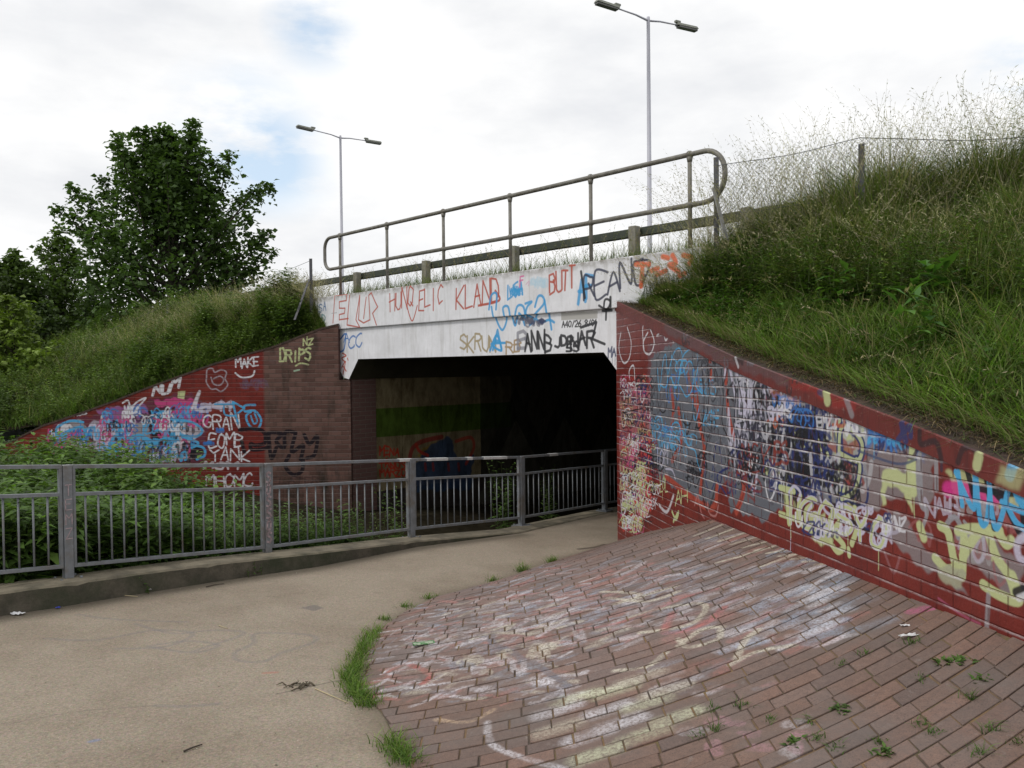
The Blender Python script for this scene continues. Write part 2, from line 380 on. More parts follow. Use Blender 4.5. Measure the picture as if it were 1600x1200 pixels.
# ------------------------------------------------------------------ ground, path
def gridmesh(name, f, us, vs, mats, kind='structure', uv=True, smooth=True):
    mb = MB(); nu, nv = len(us), len(vs); vsx = [f(a, b) for a in us for b in vs]
    mb.add(vsx, [(i*nv+j, (i+1)*nv+j, (i+1)*nv+j+1, i*nv+j+1) for i in range(nu-1) for j in range(nv-1)], 0, smooth)
    o = mb.build(name, mats, uv=(lambda co: co[:, :2]) if uv else None); tag(o, kind=kind); return o
M_soil = simple('soil', (.035, .03, .02), .95, var=.5, scale=6, bmp=.5, spec=0)
M_field = simple('field', (.05, .085, .025), .95, var=.5, scale=1.5)
gridmesh('ground', lambda a, b: (a, b, -1.3), np.linspace(-600, 600, 7), np.linspace(-300, 900, 7), M_field)

# path with faint old spray marks
def pmap(px, py): p = pathpx(px, py); return p[0], p[1]
TP = Tex(-5, 2, 2, 12, 110, pmap, (.1, .1, .12))
DK = (.13, .125, .14)
for pts in [[(70, 998), (150, 1000), (240, 985), (300, 990), (260, 1010), (180, 1014)], [(230, 1010), (300, 1020), (340, 1008), (290, 1002), (230, 1010)],
            [(210, 975), (270, 990), (330, 985), (380, 990), (300, 1018)], [(365, 1020), (370, 1032), (410, 1034), (440, 1020), (490, 1003), (480, 992), (400, 990), (395, 1005), (368, 1018)],
            [(120, 960), (180, 968), (290, 972)], [(240, 1103), (290, 1104), (340, 1100)]]:
    TP.path(pts, DK, .035, .9, .3)
TP.poly([(468, 950), (490, 945), (505, 950), (490, 955)], (.07, .065, .08), .5, 2)
TP.path([(150, 1157), (140, 1159)], BLUE, .03, .8, .3); TP.path([(412, 1052), (430, 1051)], RED, .03, .8, .25)
TP.path([(905, 858), (930, 855), (945, 851)], (.04, .025, .02), .07, .6, .75); TP.path([(948, 852), (960, 850)], (.04, .025, .02), .09, .6, .75)
for k_ in range(7): TP.path([(0, 966), (87, 953), (219, 931), (344, 911), (500, 888), (650, 858), (815, 836)], (.07, .06, .04), .05+.04*k_, 1., .16)
for k_ in range(4): TP.path([(965, 850), (860, 880), (780, 908), (680, 935), (620, 965), (588, 990), (562, 1030), (557, 1070), (597, 1120), (622, 1170), (642, 1205)], (.09, .07, .045), .06+.06*k_, 1., .16)
TP.path([(430, 1085), (520, 1065), (640, 1050)], (.06, .05, .04), .008, .5, .6, False); TP.path([(20, 1130), (120, 1112), (240, 1103)], (.1, .08, .06), .006, .5, .4)
mt, t, p = mat('path_surface'); uvv = uvnode(t)
sp = nd(t, 'ShaderNodeTexVoronoi', i_Scale=95.); t.links.new(uvv, sp.inputs['Vector'])
ag = mixc(t, .42, mixc(t, noise(t, uvv, 60, 3, .6, .3, .7), (.21, .15, .093), (.31, .232, .15)), sp.outputs['Color'], 'OVERLAY')
hs = nd(t, 'ShaderNodeHueSaturation'); hs.inputs['Saturation'].default_value = .4; t.links.new(ag, hs.inputs['Color'])
c = mixc(t, .45, hs.outputs[0], (.28, .212, .128))
c = mixc(t, noise(t, uvv, .9, 6, .6, .42, .7), c, mixc(t, 1., c, (.74, .71, .68), 'MULTIPLY'))
c = mixc(t, noise(t, uvv, 9, 5, .7, .55, .8), c, mixc(t, 1., c, (.8, .78, .76), 'MULTIPLY'))
sp2 = nd(t, 'ShaderNodeTexVoronoi', i_Scale=14.); t.links.new(uvv, sp2.inputs['Vector'])
c = mixc(t, math_(t, 'LESS_THAN', sp2.outputs['Distance'], .05), c, (.45, .40, .32))
im = TP.node(t, uvv, 'path_marks'); c = mixc(t, im.outputs['Alpha'], c, im.outputs['Color'])
t.links.new(c, p.inputs['Base Color']); p.inputs['Roughness'].default_value = .85
bump(t, p, sp.outputs['Distance'], .5, .004)
M_path = mt

# kerb line (front foot) from the photograph's ground plane, running into the tunnel beside the rail
KF = [tuple(pathpx(*q)[:2]) for q in [(0, 963), (87, 950), (219, 928), (344, 908), (500, 885), (650, 855), (815, 833)]]
d0 = np.array(KF[0])-np.array(KF[1]); d0 /= np.linalg.norm(d0)
KF = [tuple(np.array(KF[0])+d0*6), tuple(np.array(KF[0])+d0*2.5)]+KF
KF += [tuple(BP(1.80, 0, 2.0)[:2]), tuple(BP(1.95, 0, 4.)[:2]), tuple(BP(2.0, 0, 20)[:2])]
KF = np.array(KF)
KH = [.19, .19, .19, .19, .185, .175, .15, .075, .02, .01, .01, .01]
def offset(P, d):
    T = np.gradient(P, axis=0); T /= np.linalg.norm(T, axis=1, keepdims=True); Nn = np.stack([-T[:, 1], T[:, 0]], 1); return P+Nn*d   # to the left of travel
mb = MB(); pr = []
for i, (x, y) in enumerate(KF):
    e = offset(KF, -9.)[i]
    for k in range(13):
        f = k/12; q = KF[i]*(1-f)+np.array(e)*f
        if i >= 8: q = KF[i]+(BP(-.2, 0, 0)[:2]-BP(2., 0, 0)[:2])*f*1.02
        pr.append((q[0], q[1], float(pathz(*q))))
mb.add(pr, [(i*13+k, i*13+k+1, (i+1)*13+k+1, (i+1)*13+k) for i in range(len(KF)-1) for k in range(12)], 0, True)
tag(mb.build('path', M_path, uv=lambda co: co[:, :2], fixn=False), kind='structure')

mt, t, p = mat('old_concrete'); g = nd(t, 'ShaderNodeNewGeometry').outputs['Position']
c = mixc(t, noise(t, g, 7, 6, .7), (.055, .05, .036), (.115, .10, .075)); c = mixc(t, noise(t, g, 1.6, 5, .7, .45, .65), c, (.04, .045, .025))
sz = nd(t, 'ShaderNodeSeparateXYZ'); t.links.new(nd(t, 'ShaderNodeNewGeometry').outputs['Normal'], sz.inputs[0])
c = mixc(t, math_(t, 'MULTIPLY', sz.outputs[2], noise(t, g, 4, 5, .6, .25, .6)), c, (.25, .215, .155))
t.links.new(c, p.inputs['Base Color']); p.inputs['Roughness'].default_value = .9; bump(t, p, noise(t, g, 40, 5, .7, .2, .8), .6, .008); M_conc = mt
K2 = offset(KF, .36); cum = np.concatenate([[0], np.cumsum(np.linalg.norm(np.diff(KF, axis=0), axis=1))]); sk = np.arange(0, cum[-1], .09)
K0 = np.stack([np.interp(sk, cum, KF[:, k]) for k in (0, 1)], 1); K2d = np.stack([np.interp(sk, cum, K2[:, k]) for k in (0, 1)], 1); hk = np.interp(sk, cum, KH); mb = MB(); vs = []; rk = random.Random(2)
for i in range(len(K0)):
    a, c_ = K0[i], K2d[i]; n_ = (c_-a)/np.linalg.norm(c_-a); z = float(pathz(*a)); h = hk[i]; ch = rk.uniform(.014, .018)+(.014 if rk.random() < .04 else 0); w_ = rk.uniform(-.0008, .0008)
    a1, a2, a3 = a+n_*rk.uniform(-.001, .001), a+n_*ch, a+n_*.2
    vs += [(a1[0], a1[1], z-.1), (a1[0], a1[1], z+max(h-ch, 0)+w_), (a2[0], a2[1], z+h+w_), (a3[0], a3[1], z+h+.004+w_), (c_[0], c_[1], z+h-.004), (c_[0], c_[1], z-1.2)]
mb.add(vs, [(i*6+k, i*6+k+1, i*6+k+7, i*6+k+6) for i in range(len(K0)-1) for k in range(5)], 0)
o = mb.build('kerb', M_conc); tag(o, 'weathered concrete upstand carrying the grey railing along the path edge', 'kerb')

# ditch / planted strip left of the kerb
def ditchz(x, y):
    x = np.asarray(x, float); y = np.asarray(y, float)
    base = np.interp(x, [-30, -12, -8, -5, -3, 0, 3], [.3, .15, -.1, -.45, -.9, -1.2, -1.2])
    return base+.06*np.sin(x*1.7)*np.cos(y*1.3)
mb = MB(); vs = []; nn = 14
for i in range(len(KF)):
    a = K2[i]; far = np.array([-14-.0*i, 15.6]) if i < 4 else np.array([-12+(i-3)*2.2, 15.7+max(0, i-6)*1.6])
    if i == len(KF)-1: far = BP(6.4, 0, 20)[:2]
    if i == len(KF)-2: far = BP(6.4, 0, 4)[:2]
    if i == len(KF)-3: far = BP(6.4, 0, 2)[:2]
    if i == len(KF)-4: far = BP(6.4, 0, .2)[:2]
    if i < 2: far = np.array([-26., 12-4*(1-i)])
    for k in range(nn):
        f = k/(nn-1); q = a*(1-f)+far*f; z = float(ditchz(*q)); z = z+(float(pathz(*a))+.08-z)*max(0, 1-f*(nn-1)/1.0)*(1 if i < 7 else 0)
        vs.append((q[0], q[1], z))
mb.add(vs, [(i*nn+k, (i+1)*nn+k, (i+1)*nn+k+1, i*nn+k+1) for i in range(len(KF)-1) for k in range(nn-1)], 0, True)
tag(mb.build('verge', M_soil), kind='structure')

# ------------------------------------------------------------------ brick paving made of real bricks
def vmap(px, py):
    # march the view ray onto the sloping paving
    d = ray(px, py); a = .5; b = 14.
    for s_ in np.linspace(1.5, 12, 500):
        P = CAM+d*s_
        if P[2] < pavez(P[0], P[1]): b = s_; break
        a = s_
    for _ in range(20):
        m_ = (a+b)/2; P = CAM+d*m_
        if P[2] < pavez(P[0], P[1]): b = m_
        else: a = m_
    return P[0], P[1]
TV = Tex(-1.6, 3.6, 2.2, 11, 125, vmap, (.3, .26, .26))
CH = (.56, .52, .42); CW = (.62, .6, .64); CP = (.33, .14, .12); CG = (.22, .23, .27); CB = (.3, .36, .46)
R = random.Random(3)
def dashes(poly_x0, poly_y0, poly_x1, poly_y1, n, cols, ln0, ln1, w0, w1, op, bend=.25):
    for _ in range(n):
        x = R.uniform(poly_x0, poly_x1); y = R.uniform(poly_y0, poly_y1); l = R.uniform(ln0, ln1); sl_ = -.16-.26*max(0, min(1, (x-600)/700)); sl_ += R.uniform(-.35, .35)*bend
        TV.path([(x-l/2, y-l*sl_/2), (x+R.uniform(-.1, .1)*l, y+R.uniform(-.08, .08)*l), (x+l/2, y+l*sl_/2)], R.choice(cols), R.uniform(w0, w1), .8, op*R.uniform(.5, 1.1))
dashes(760, 880, 1080, 960, 260, [CP, CG, CW, CB, CG, CP, (.42, .17, .15)], 15, 60, .02, .05, .7, .7)
dashes(640, 935, 1000, 1010, 240, [CP, CG, CW, CG, CB, CH, (.42, .17, .15)], 15, 55, .02, .05, .7, .8)
dashes(585, 980, 900, 1100, 260, [CP, CG, CW, CW, CH, CP, CG], 12, 45, .015, .045, .7, 1.)
dashes(1040, 840, 1330, 1010, 200, [CG, CB, CP, CG, CW], 20, 60, .03, .07, .6, .5)
dashes(1000, 1000, 1300, 1080, 22, [CW, CP, CG], 20, 50, .03, .07, .35, .6)
TV.scribble(640, 960, 900, 1060, 12, [CG, CW, CP], .02, .035, 45, .5, .4)
TV.poly([(700, 900), (960, 850), (1090, 830), (1250, 900), (1180, 1000), (900, 1100), (640, 1080), (580, 1030), (600, 980)], (.25, .19, .18), .3, 8, 6)
for q in [[(940, 925), (1000, 930), (960, 945), (1060, 915)], [(950, 935), (1010, 940), (1060, 925)], [(985, 965), (1040, 950), (1100, 945), (1080, 975), (1000, 990)], [(1060, 1010), (1095, 985), (1130, 980)],
          [(1060, 1000), (1075, 1012), (1120, 1000), (1125, 985)], [(1140, 1040), (1180, 1020), (1240, 1010)], [(1150, 1030), (1165, 1000), (1185, 985)], [(960, 1050), (1010, 1042), (1040, 1020)], [(905, 1090), (930, 1085), (960, 1075)]]:
    TV.path(q, CH, .038, .6, .75)
for i in range(11): TV.path([(1085+i*19, 838+i*4.5), (1140+i*20, 815+i*6.5)], CH, .035, .6, .75, False)
for q in [[(1120, 880), (1190, 860)], [(1150, 872), (1215, 852)], [(1190, 885), (1260, 860)]]: TV.path(q, CH, .03, .6, .7, False)
for x, y in [(1230, 925), (1290, 930), (1320, 905), (1300, 960), (1350, 940), (1280, 980), (1240, 1000), (1370, 975)]:
    TV.path([(x-25, y+10), (x+25, y-8)], R.choice([CW, CB, CG]), .07, .9, .35, False)
for x, y in [(870, 1110), (900, 1090), (960, 1080), (950, 1110), (1000, 1060), (1010, 1100), (1040, 1080), (870, 1140), (920, 1150), (970, 1130), (1060, 1120), (930, 1180), (1005, 1150)]:
    TV.path([(x-28, y+9), (x+28, y-9)], R.choice([CH, CW, (.5, .52, .36)]), .09, .9, .55, False)
TV.path([(760, 1130), (765, 1160), (800, 1180), (870, 1200), (900, 1210)], CW, .035, .7, .6); TV.path([(680, 1125), (730, 1130), (770, 1110)], (.5, .36, .24), .03, .7, .6)
TV.path([(770, 990), (768, 1005), (800, 1020), (830, 1045)], (.16, .16, .19), .05, .5, .75); TV.path([(830, 1035), (860, 1055), (885, 1072)], (.16, .16, .19), .045, .5, .75)
TV.path([(770, 985), (800, 976), (790, 985)], CH, .04, .5, .8); TV.path([(735, 1000), (770, 990), (830, 992)], CH, .03, .6, .6)
TV.scribble(700, 1010, 900, 1070, 14, [CH, CW, CG], .02, .035, 44, .6, .5)
TV.path([(625, 1080), (650, 1075), (740, 1062)], CW, .03, .7, .5)
TV.path([(640, 1040), (670, 1055), (660, 1068)], RED, .04, .8, .4); TV.path([(1050, 960), (1040, 990), (1100, 975), (1130, 950)], (.5, .1, .1), .05, .8, .4)
TV.path([(900, 985), (960, 975), (1020, 955), (1080, 930), (1120, 920)], (.42, .12, .12), .03, .8, .45)
TV.path([(1425, 957), (1462, 948)], (.5, .1, .25), .07, .6, .8, False)
TV.scribble(1040, 1080, 1300, 1180, 10, [(.5, .25, .32), CW], .03, .06, 40, .3, .3)
mt, t, p = mat('paving_brick'); uvv = uvnode(t); g = nd(t, 'ShaderNodeNewGeometry').outputs['Position']
vc = nd(t, 'ShaderNodeVertexColor', layer_name='Col')
c = mixc(t, noise(t, g, 30, 5, .7, .3, .7), mixc(t, 1., vc.outputs[0], (.70, .70, .72), 'MULTIPLY'), vc.outputs[0])
c = mixc(t, noise(t, g, 140, 3, .7, .5, .75), c, (.05, .04, .04)); c = mixc(t, noise(t, g, 2.2, 5, .6, .45, .8), c, (.13, .11, .10))
c = mixc(t, noise(t, g, 14, 6, .75, .6, .85), c, (.26, .23, .21))
im = TV.node(t, uvv, 'paving_paint'); msk = math_(t, 'MULTIPLY', noise(t, g, 60, 5, .8, .40, .56), noise(t, g, 7, 4, .7, .3, .5))
fac = math_(t, 'MULTIPLY', math_(t, 'MULTIPLY', im.outputs['Alpha'], vc.outputs['Alpha']), math_(t, 'ADD', .22, math_(t, 'MULTIPLY', msk, 1.)), True)
c = mixc(t, fac, c, im.outputs['Color'])
t.links.new(c, p.inputs['Base Color']); p.inputs['Roughness'].default_value = .75
bump(t, p, noise(t, g, 90, 5, .7, .2, .8), .5, .004); M_pave = mt
mt, t, p = mat('paving_joint'); g = nd(t, 'ShaderNodeNewGeometry').outputs['Position']
c = mixc(t, noise(t, g, 3, 5, .7, .42, .6), (.075, .055, .042), (.21, .13, .065)); c = mixc(t, noise(t, g, 6, 5, .7, .55, .7), c, (.05, .07, .025))
t.links.new(c, p.inputs['Base Color']); p.inputs['Roughness'].default_value = .95; bump(t, p, noise(t, g, 120, 3, .7, .2, .8), .6, .004); M_joint = mt
# bedding sheet
A_ = np.concatenate([np.linspace(0, 3, 16), np.linspace(3.2, 11, 40)]); mb = MB(); vs = []
for a in A_:
    for k in range(15):
        d = edgeD(a)*k/14; q = BC+WD*a+WN*d; vs.append((q[0], q[1], float(pavez(*q))-.006))
mb.add(vs, [(i*15+k, i*15+k+1, (i+1)*15+k+1, (i+1)*15+k) for i in range(len(A_)-1) for k in range(14)], 0, True)
pav = empty('brick_paving', (1, 5, 0)); tag(pav, 'sloping red brick paving with chalky faded spray marks beside the path', 'paving')
mb.build('bedding', M_joint, pav, uv=lambda co: co[:, :2])
# bricks
V, Q, Cc = [], [], []; BW, BH, J = .238, .104, .008
EP = np.array(EDGE)
def clip(poly, p0, n):     # keep dot(p-p0,n)>=0
    o = []
    for i in range(len(poly)):
        a, b = poly[i], poly[(i+1) % len(poly)]; da, db = np.dot(a-p0, n), np.dot(b-p0, n)
        if da >= 0: o.append(a)
        if da*db < 0: o.append(a+(b-a)*da/(da-db))
    return o
mbk = MB(); bcol = []
def warp(u, v): x = u*.965; return np.array([x, v+.1*x+.1*x*x])
cols = [(.205, .122, .088), (.185, .118, .09), (.225, .125, .085), (.165, .11, .088), (.195, .128, .102), (.15, .107, .093), (.23, .122, .085)]
for r in range(-16, 125):
    v0 = r*BH; u = -2.2+(BW/2 if r % 2 else 0)+R.uniform(-.03, .03)
    while u < 4.2:
        ln = BW if R.random() < .88 else BW*R.choice([.5, .5, .75]); u0 = u; u += ln
        cc = warp(u0+ln/2, v0+BH/2); a, d = ad(*cc)
        if a < -.1 or a > 10.5 or d < -.15 or d > edgeD(a)+.2: continue
        j1, j2 = (J*.5+R.uniform(-.001, .003) for _ in range(2)); dv = R.uniform(-.004, .004)
        poly = [warp(u0+j1, v0+j2+dv), warp(u0+ln-j1, v0+j2+dv+R.uniform(-.002, .002)), warp(u0+ln-j1, v0+BH-j2+dv), warp(u0+j1, v0+BH-j2+dv)]
        poly = clip(poly, BC, WN)
        for k in range(len(EP)-1):
            e0, e1 = EP[k], EP[k+1]; l = np.linalg.norm(e1-e0); tt = np.dot(cc-e0, (e1-e0)/l)
            if -.15 < tt < l+.15 and len(poly) > 2:
                n_ = np.array([-(e1-e0)[1], (e1-e0)[0]])/l
                if np.dot(cc-e0, n_) > -.35 and np.dot(cc-e0, n_) < .35: poly = clip(poly, e0, n_)
        if len(poly) < 3: continue
        P2 = np.array(poly); ctr = P2.mean(0)
        if 0.5*abs(np.dot(P2[:, 0], np.roll(P2[:, 1], 1))-np.dot(P2[:, 1], np.roll(P2[:, 0], 1))) < .002: continue
        dz = R.uniform(-.0015, .003); tx, ty = R.uniform(-.012, .012), R.uniform(-.012, .012); col = (np.array(R.choice(cols))*.5+np.array((.195, .130, .105))*.5)*R.uniform(.86, 1.12)
        n_ = len(P2); inn = ctr+(P2-ctr)*(1-.005/np.maximum(np.linalg.norm(P2-ctr, axis=1, keepdims=True), .02))
        zt = lambda q: float(pavez(q[0], q[1]))+dz+tx*(q[0]-ctr[0])+ty*(q[1]-ctr[1])
        vs = [(q[0], q[1], zt(q)-.012) for q in P2]+[(q[0], q[1], zt(q)-.0015) for q in P2]+[(q[0], q[1], zt(q)+.001) for q in inn]
        fs = [(k, (k+1) % n_, n_+(k+1) % n_, n_+k) for k in range(n_)]+[(n_+k, n_+(k+1) % n_, 2*n_+(k+1) % n_, 2*n_+k) for k in range(n_)]+[tuple(range(2*n_, 3*n_))]
        mbk.add(vs, fs, 0); bcol += [np.append(col, R.choice([1, 1, .9, .75, .6]))]*(3*n_)
o = mbk.build('bricks', M_pave, pav, uv=lambda co: co[:, :2])
ca = o.data.color_attributes.new('Col', 'FLOAT_COLOR', 'POINT'); ca.data.foreach_set('color', np.array(bcol).astype(np.float32).ravel())

# ------------------------------------------------------------------ right wing wall with its graffiti
def wmap(px, py): P = hit(px, py, (*BC, 0), (*WN, 0)); return float(np.dot(P[:2]-BC, WD)), float(P[2])
TOPPX = [(963, 469), (1000, 487), (1060, 516), (1150, 557), (1280, 607), (1400, 652), (1500, 692), (1600, 733)]
TOP = [wmap(*q) for q in TOPPX]; TOP[0] = (-.01, TOP[0][1]); sl = (TOP[-1][1]-TOP[-2][1])/(TOP[-1][0]-TOP[-2][0]); TOP.append((10.5, TOP[-1][1]+sl*(10.5-TOP[-1][0])*.6))
TW = Tex(-.1, 7.6, -.6, 2.8, 210, wmap, (.2, .035, .03))
T = TW; T.wk = .64; T.drip = .12
# big filled shapes first
T.poly([(1012, 540), (1050, 505), (1075, 512), (1075, 560), (1035, 580), (1025, 640), (1012, 640)], (.13, .06, .07), .7, 4, 3)
T.poly([(1017, 560), (1060, 530), (1110, 545), (1180, 560), (1232, 590), (1245, 640), (1228, 700), (1222, 790), (1195, 815), (1165, 803), (1142, 800), (1135, 745), (1110, 790), (1060, 765), (1022, 745), (1012, 640)], SLATE, .97, 3, 4)
for q in [[(1048, 610), (1052, 640), (1046, 690)], [(1088, 600), (1092, 660), (1100, 700), (1094, 770)], [(1133, 560), (1137, 640), (1150, 700), (1162, 760), (1150, 800)], [(1108, 560), (1112, 600)], [(1060, 640), (1064, 690), (1050, 720)], [(1120, 760), (1108, 795), (1040, 745)]]:
    T.path(q, ORG, .10, .3, .95)
T.path([(1076, 610), (1090, 640), (1078, 600), (1074, 565)], ORG, .06, .3, .9)
for pg in [[(1200, 560), (1230, 572), (1320, 600), (1300, 650), (1230, 620)], [(1240, 600), (1330, 622), (1420, 660), (1440, 700), (1420, 760), (1370, 800), (1330, 780), (1260, 720), (1245, 660)],
           [(1420, 690), (1450, 700), (1462, 760), (1440, 800), (1410, 770)], [(1380, 790), (1430, 830), (1480, 900), (1520, 930), (1470, 905), (1400, 860)], [(1480, 820), (1560, 850), (1600, 880), (1600, 940), (1540, 905)]]:
    T.poly(pg, (.22, .215, .225), .7, 4, 4)
T.poly([(1190, 585), (1218, 592), (1220, 640), (1196, 650)], BLUE, .7, 4, 3); T.poly([(1330, 655), (1390, 668), (1410, 690), (1350, 700)], BLUE, .65, 5, 4)
T.poly([(1360, 640), (1450, 690), (1440, 720), (1370, 690)], BLUE, .3, 6, 4)
# pale green uprights and letters
for q in [[(1290, 602), (1293, 622)], [(1298, 640), (1305, 700)], [(1262, 640), (1285, 760)], [(1283, 640), (1275, 700), (1295, 780)], [(1318, 650), (1310, 740), (1325, 770)], [(1240, 650), (1262, 700), (1270, 760)], [(1300, 680), (1335, 660), (1345, 690), (1318, 730)]]:
    T.path(q, LIME, .10, .3, .92)
T.poly([(1255, 640), (1330, 645), (1345, 720), (1330, 800), (1290, 775), (1262, 715)], LIME, .55, 5, 5)
# lilac / white petals
for q in [[(1132, 590), (1136, 565), (1145, 600), (1150, 630)], [(1150, 580), (1165, 640), (1172, 660)], [(1165, 575), (1178, 650)], [(1185, 580), (1190, 640), (1180, 700)], [(1198, 640), (1202, 600)], [(1138, 640), (1142, 700), (1148, 720)], [(1160, 690), (1172, 740), (1178, 770), (1186, 700)]]:
    T.path(q, LIL, .055, .5, .9)
for q in [[(1012, 520), (1005, 535), (1007, 550), (1016, 553), (1022, 535), (1016, 515), (1009, 500), (1004, 515), (1006, 545)], [(970, 520), (967, 545), (974, 567), (983, 560), (986, 535), (980, 512)], [(1025, 512), (1040, 510), (1055, 520)], [(1026, 525), (1035, 518), (1040, 532), (1048, 520), (1052, 535)], [(985, 600), (983, 580), (990, 572), (992, 600)]]:
    T.path(q, WHITE, .035, .5, .85)
# dark piece in the middle
T.scribble(1190, 650, 1290, 770, 55, [BLACK, BLACK, NAVY, (.08, .08, .1)], .03, .07, 45, .9, 1.6)
T.scribble(1140, 600, 1240, 760, 26, [BLACK, BLACK, LIL, WHITE, (.05, .05, .06)], .02, .045, 40, .9, 1.6)
T.scribble(1200, 590, 1320, 680, 26, [BLUE, BLACK, RED, WHITE, LIME, CYAN], .02, .04, 35, .85, 1.3)
T.poly([(1222, 715), (1262, 740), (1262, 768), (1225, 755)], BLACK, .9, 4, 4)
T.path([(1220, 715), (1221, 755), (1240, 762), (1262, 765), (1277, 775)], NAVY, .035, .2)
for q in [[(1262, 745), (1278, 702), (1290, 740), (1293, 775), (1280, 762), (1275, 735), (1273, 765)], [(1250, 680), (1262, 655), (1277, 662), (1285, 690), (1292, 745)], [(1305, 700), (1303, 685), (1318, 672), (1338, 680), (1343, 700), (1338, 720), (1322, 715)], [(1305, 690), (1303, 720), (1312, 730), (1330, 735), (1338, 750), (1328, 758), (1318, 750), (1322, 740), (1332, 745)],
          [(1340, 722), (1352, 745), (1355, 775), (1348, 790), (1325, 783), (1310, 765), (1300, 745), (1298, 775), (1285, 772)], [(1290, 670), (1296, 668), (1302, 690)], [(1135, 775), (1120, 745), (1140, 730)]]:
    T.path(q, NAVY, .03, .2, .97)
for q in [[(1112, 745), (1120, 690), (1128, 735), (1122, 770)], [(1145, 690), (1160, 720), (1150, 740), (1172, 745)], [(1150, 740), (1148, 720), (1165, 755), (1185, 770)]]: T.path(q, NAVY, .025, .2, .95)
T.poly([(1285, 775), (1325, 785), (1318, 800), (1300, 800)], BLACK, .9, 4, 3); T.path([(1280, 778), (1290, 800), (1310, 808), (1322, 790)], LIL, .035, .5, .8)
# outlined letters and many overlapping layers
T.scribble(1190, 600, 1340, 770, 40, [GREY, (.4, .4, .42), LIME, (.2, .2, .22), (.25, .04, .03)], .05, .09, 60, .8, 1.5)
T.piece('MNB', (1238, 752), (1348, 772), 105, (.42, .46, .26), NAVY, .05, .026)
T.piece('EA', (1150, 720), (1200, 735), 120, (.42, .41, .48), BLACK, .03, .022)
T.scribble(1135, 570, 1210, 740, 60, [BLACK, LIL, WHITE, BLACK, (.03, .03, .05), (.36, .36, .42)], .022, .05, 42, .95, 1.8)
T.scribble(1190, 640, 1275, 760, 60, [BLACK, BLACK, NAVY, BLACK, (.4, .4, .44)], .03, .06, 44, .95, 1.7)
T.scribble(1200, 600, 1330, 670, 34, [BLACK, BLUE, LIL, WHITE, (.4, .1, .05), NAVY], .02, .04, 34, .9, 1.2)
T.scribble(1225, 720, 1330, 790, 14, [NAVY, BLACK], .025, .04, 34, .9, 1.3)
T.scribble(1030, 545, 1100, 690, 9, [CYAN, BLUE, CYAN, BLACK], .018, .03, 34, .95, 1.8); T.scribble(1080, 700, 1200, 790, 20, [BLACK, NAVY, (.2, .03, .02), SLATE], .02, .04, 40, .9, 1.6)
T.scribble(1020, 560, 1120, 760, 26, [BLACK, (.05, .05, .06), SLATE, (.2, .2, .22)], .018, .035, 44, .9, 1.8)
T.scribble(1355, 660, 1440, 700, 16, [BLUE, NAVY, CYAN, GREY], .02, .035, 30, .9, 1.1)
T.scribble(1380, 780, 1600, 930, 16, [(.34, .33, .33), (.3, .1, .1), LIL, (.24, .03, .025)], .02, .04, 50, .6, 1.2)
# cyan outlines on slate
for q in [[(1027, 575), (1030, 612), (1034, 580), (1037, 560), (1040, 555), (1042, 575), (1045, 620)], [(1030, 600), (1040, 605), (1045, 580), (1050, 560), (1055, 548), (1062, 545), (1066, 560), (1060, 590)], [(1048, 590), (1053, 600), (1058, 605), (1063, 570)], [(1060, 600), (1066, 610), (1072, 620), (1080, 612), (1084, 590), (1082, 570), (1076, 565), (1070, 575), (1070, 590)],
          [(1066, 560), (1070, 552), (1080, 545), (1088, 548), (1090, 575), (1086, 600), (1096, 615)], [(1015, 660), (1018, 655), (1020, 690)], [(1024, 690), (1024, 655), (1032, 652), (1036, 668), (1042, 672)], [(1044, 700), (1050, 665), (1060, 662), (1064, 680)], [(1066, 675), (1072, 690), (1078, 700), (1086, 705), (1090, 725), (1095, 738)], [(1052, 680), (1062, 690), (1060, 710)], [(1076, 535), (1080, 532), (1094, 534)]]:
    T.path(q, CYAN, .022, .35, .92)
T.scribble(1013, 655, 1075, 710, 18, [CYAN, BLUE, CYAN], .012, .022, 24, .8, 1.5)
for q in [[(1026, 560), (1027, 620), (1032, 642), (1040, 640), (1044, 600), (1042, 560)], [(1045, 640), (1055, 640), (1058, 600)], [(1062, 630), (1065, 655), (1075, 665), (1082, 650), (1084, 600)], [(1096, 570), (1100, 620), (1098, 655), (1090, 670), (1085, 640)], [(1104, 560), (1108, 610), (1104, 650)], [(1060, 690), (1065, 700)], [(1105, 690), (1092, 750), (1085, 760), (1080, 730)], [(1125, 560), (1130, 620), (1128, 660), (1140, 690)], [(1152, 590), (1160, 640), (1156, 690)]]:
    T.path(q, BLACK, .025, .25, .9)
# column next to the corner: many small tags
T.poly([(968, 620), (1000, 590), (1015, 600), (1018, 700), (1015, 780), (1000, 800), (968, 780)], (.4, .16, .17), .6, 6, 4)
T.poly([(996, 690), (1017, 690), (1018, 800), (1002, 810)], RED, .8, 5, 4)
T.scribble(967, 590, 1010, 700, 60, [WHITE, BLACK, WHITE, RED, (.5, .4, .2), MAG, NAVY], .012, .025, 16, .9, 1.4)
T.scribble(967, 690, 1003, 830, 85, [LIME, LIME, WHITE, RED, MAG, BLACK], .012, .028, 16, .9, 1.4)
T.scribble(990, 690, 1020, 790, 40, [BLACK, RED, BLACK, LIME, (.5, .1, .1), WHITE], .012, .022, 16, .9, 1.5)
T.scribble(968, 590, 1014, 800, 70, [BLACK, BLACK, (.2, .02, .03), WHITE, NAVY], .018, .032, 22, .95, 1.5); T.scribble(966, 720, 1000, 830, 30, [LIME, WHITE], .02, .035, 20, .95, 1.5)
T.path([(1000, 700), (1012, 708), (1020, 712)], BLACK, .05, .3); T.path([(973, 645), (996, 640)], BLACK, .025, .3)
T.path([(1018, 690), (1022, 740), (1019, 790)], BLACK, .022, .3)
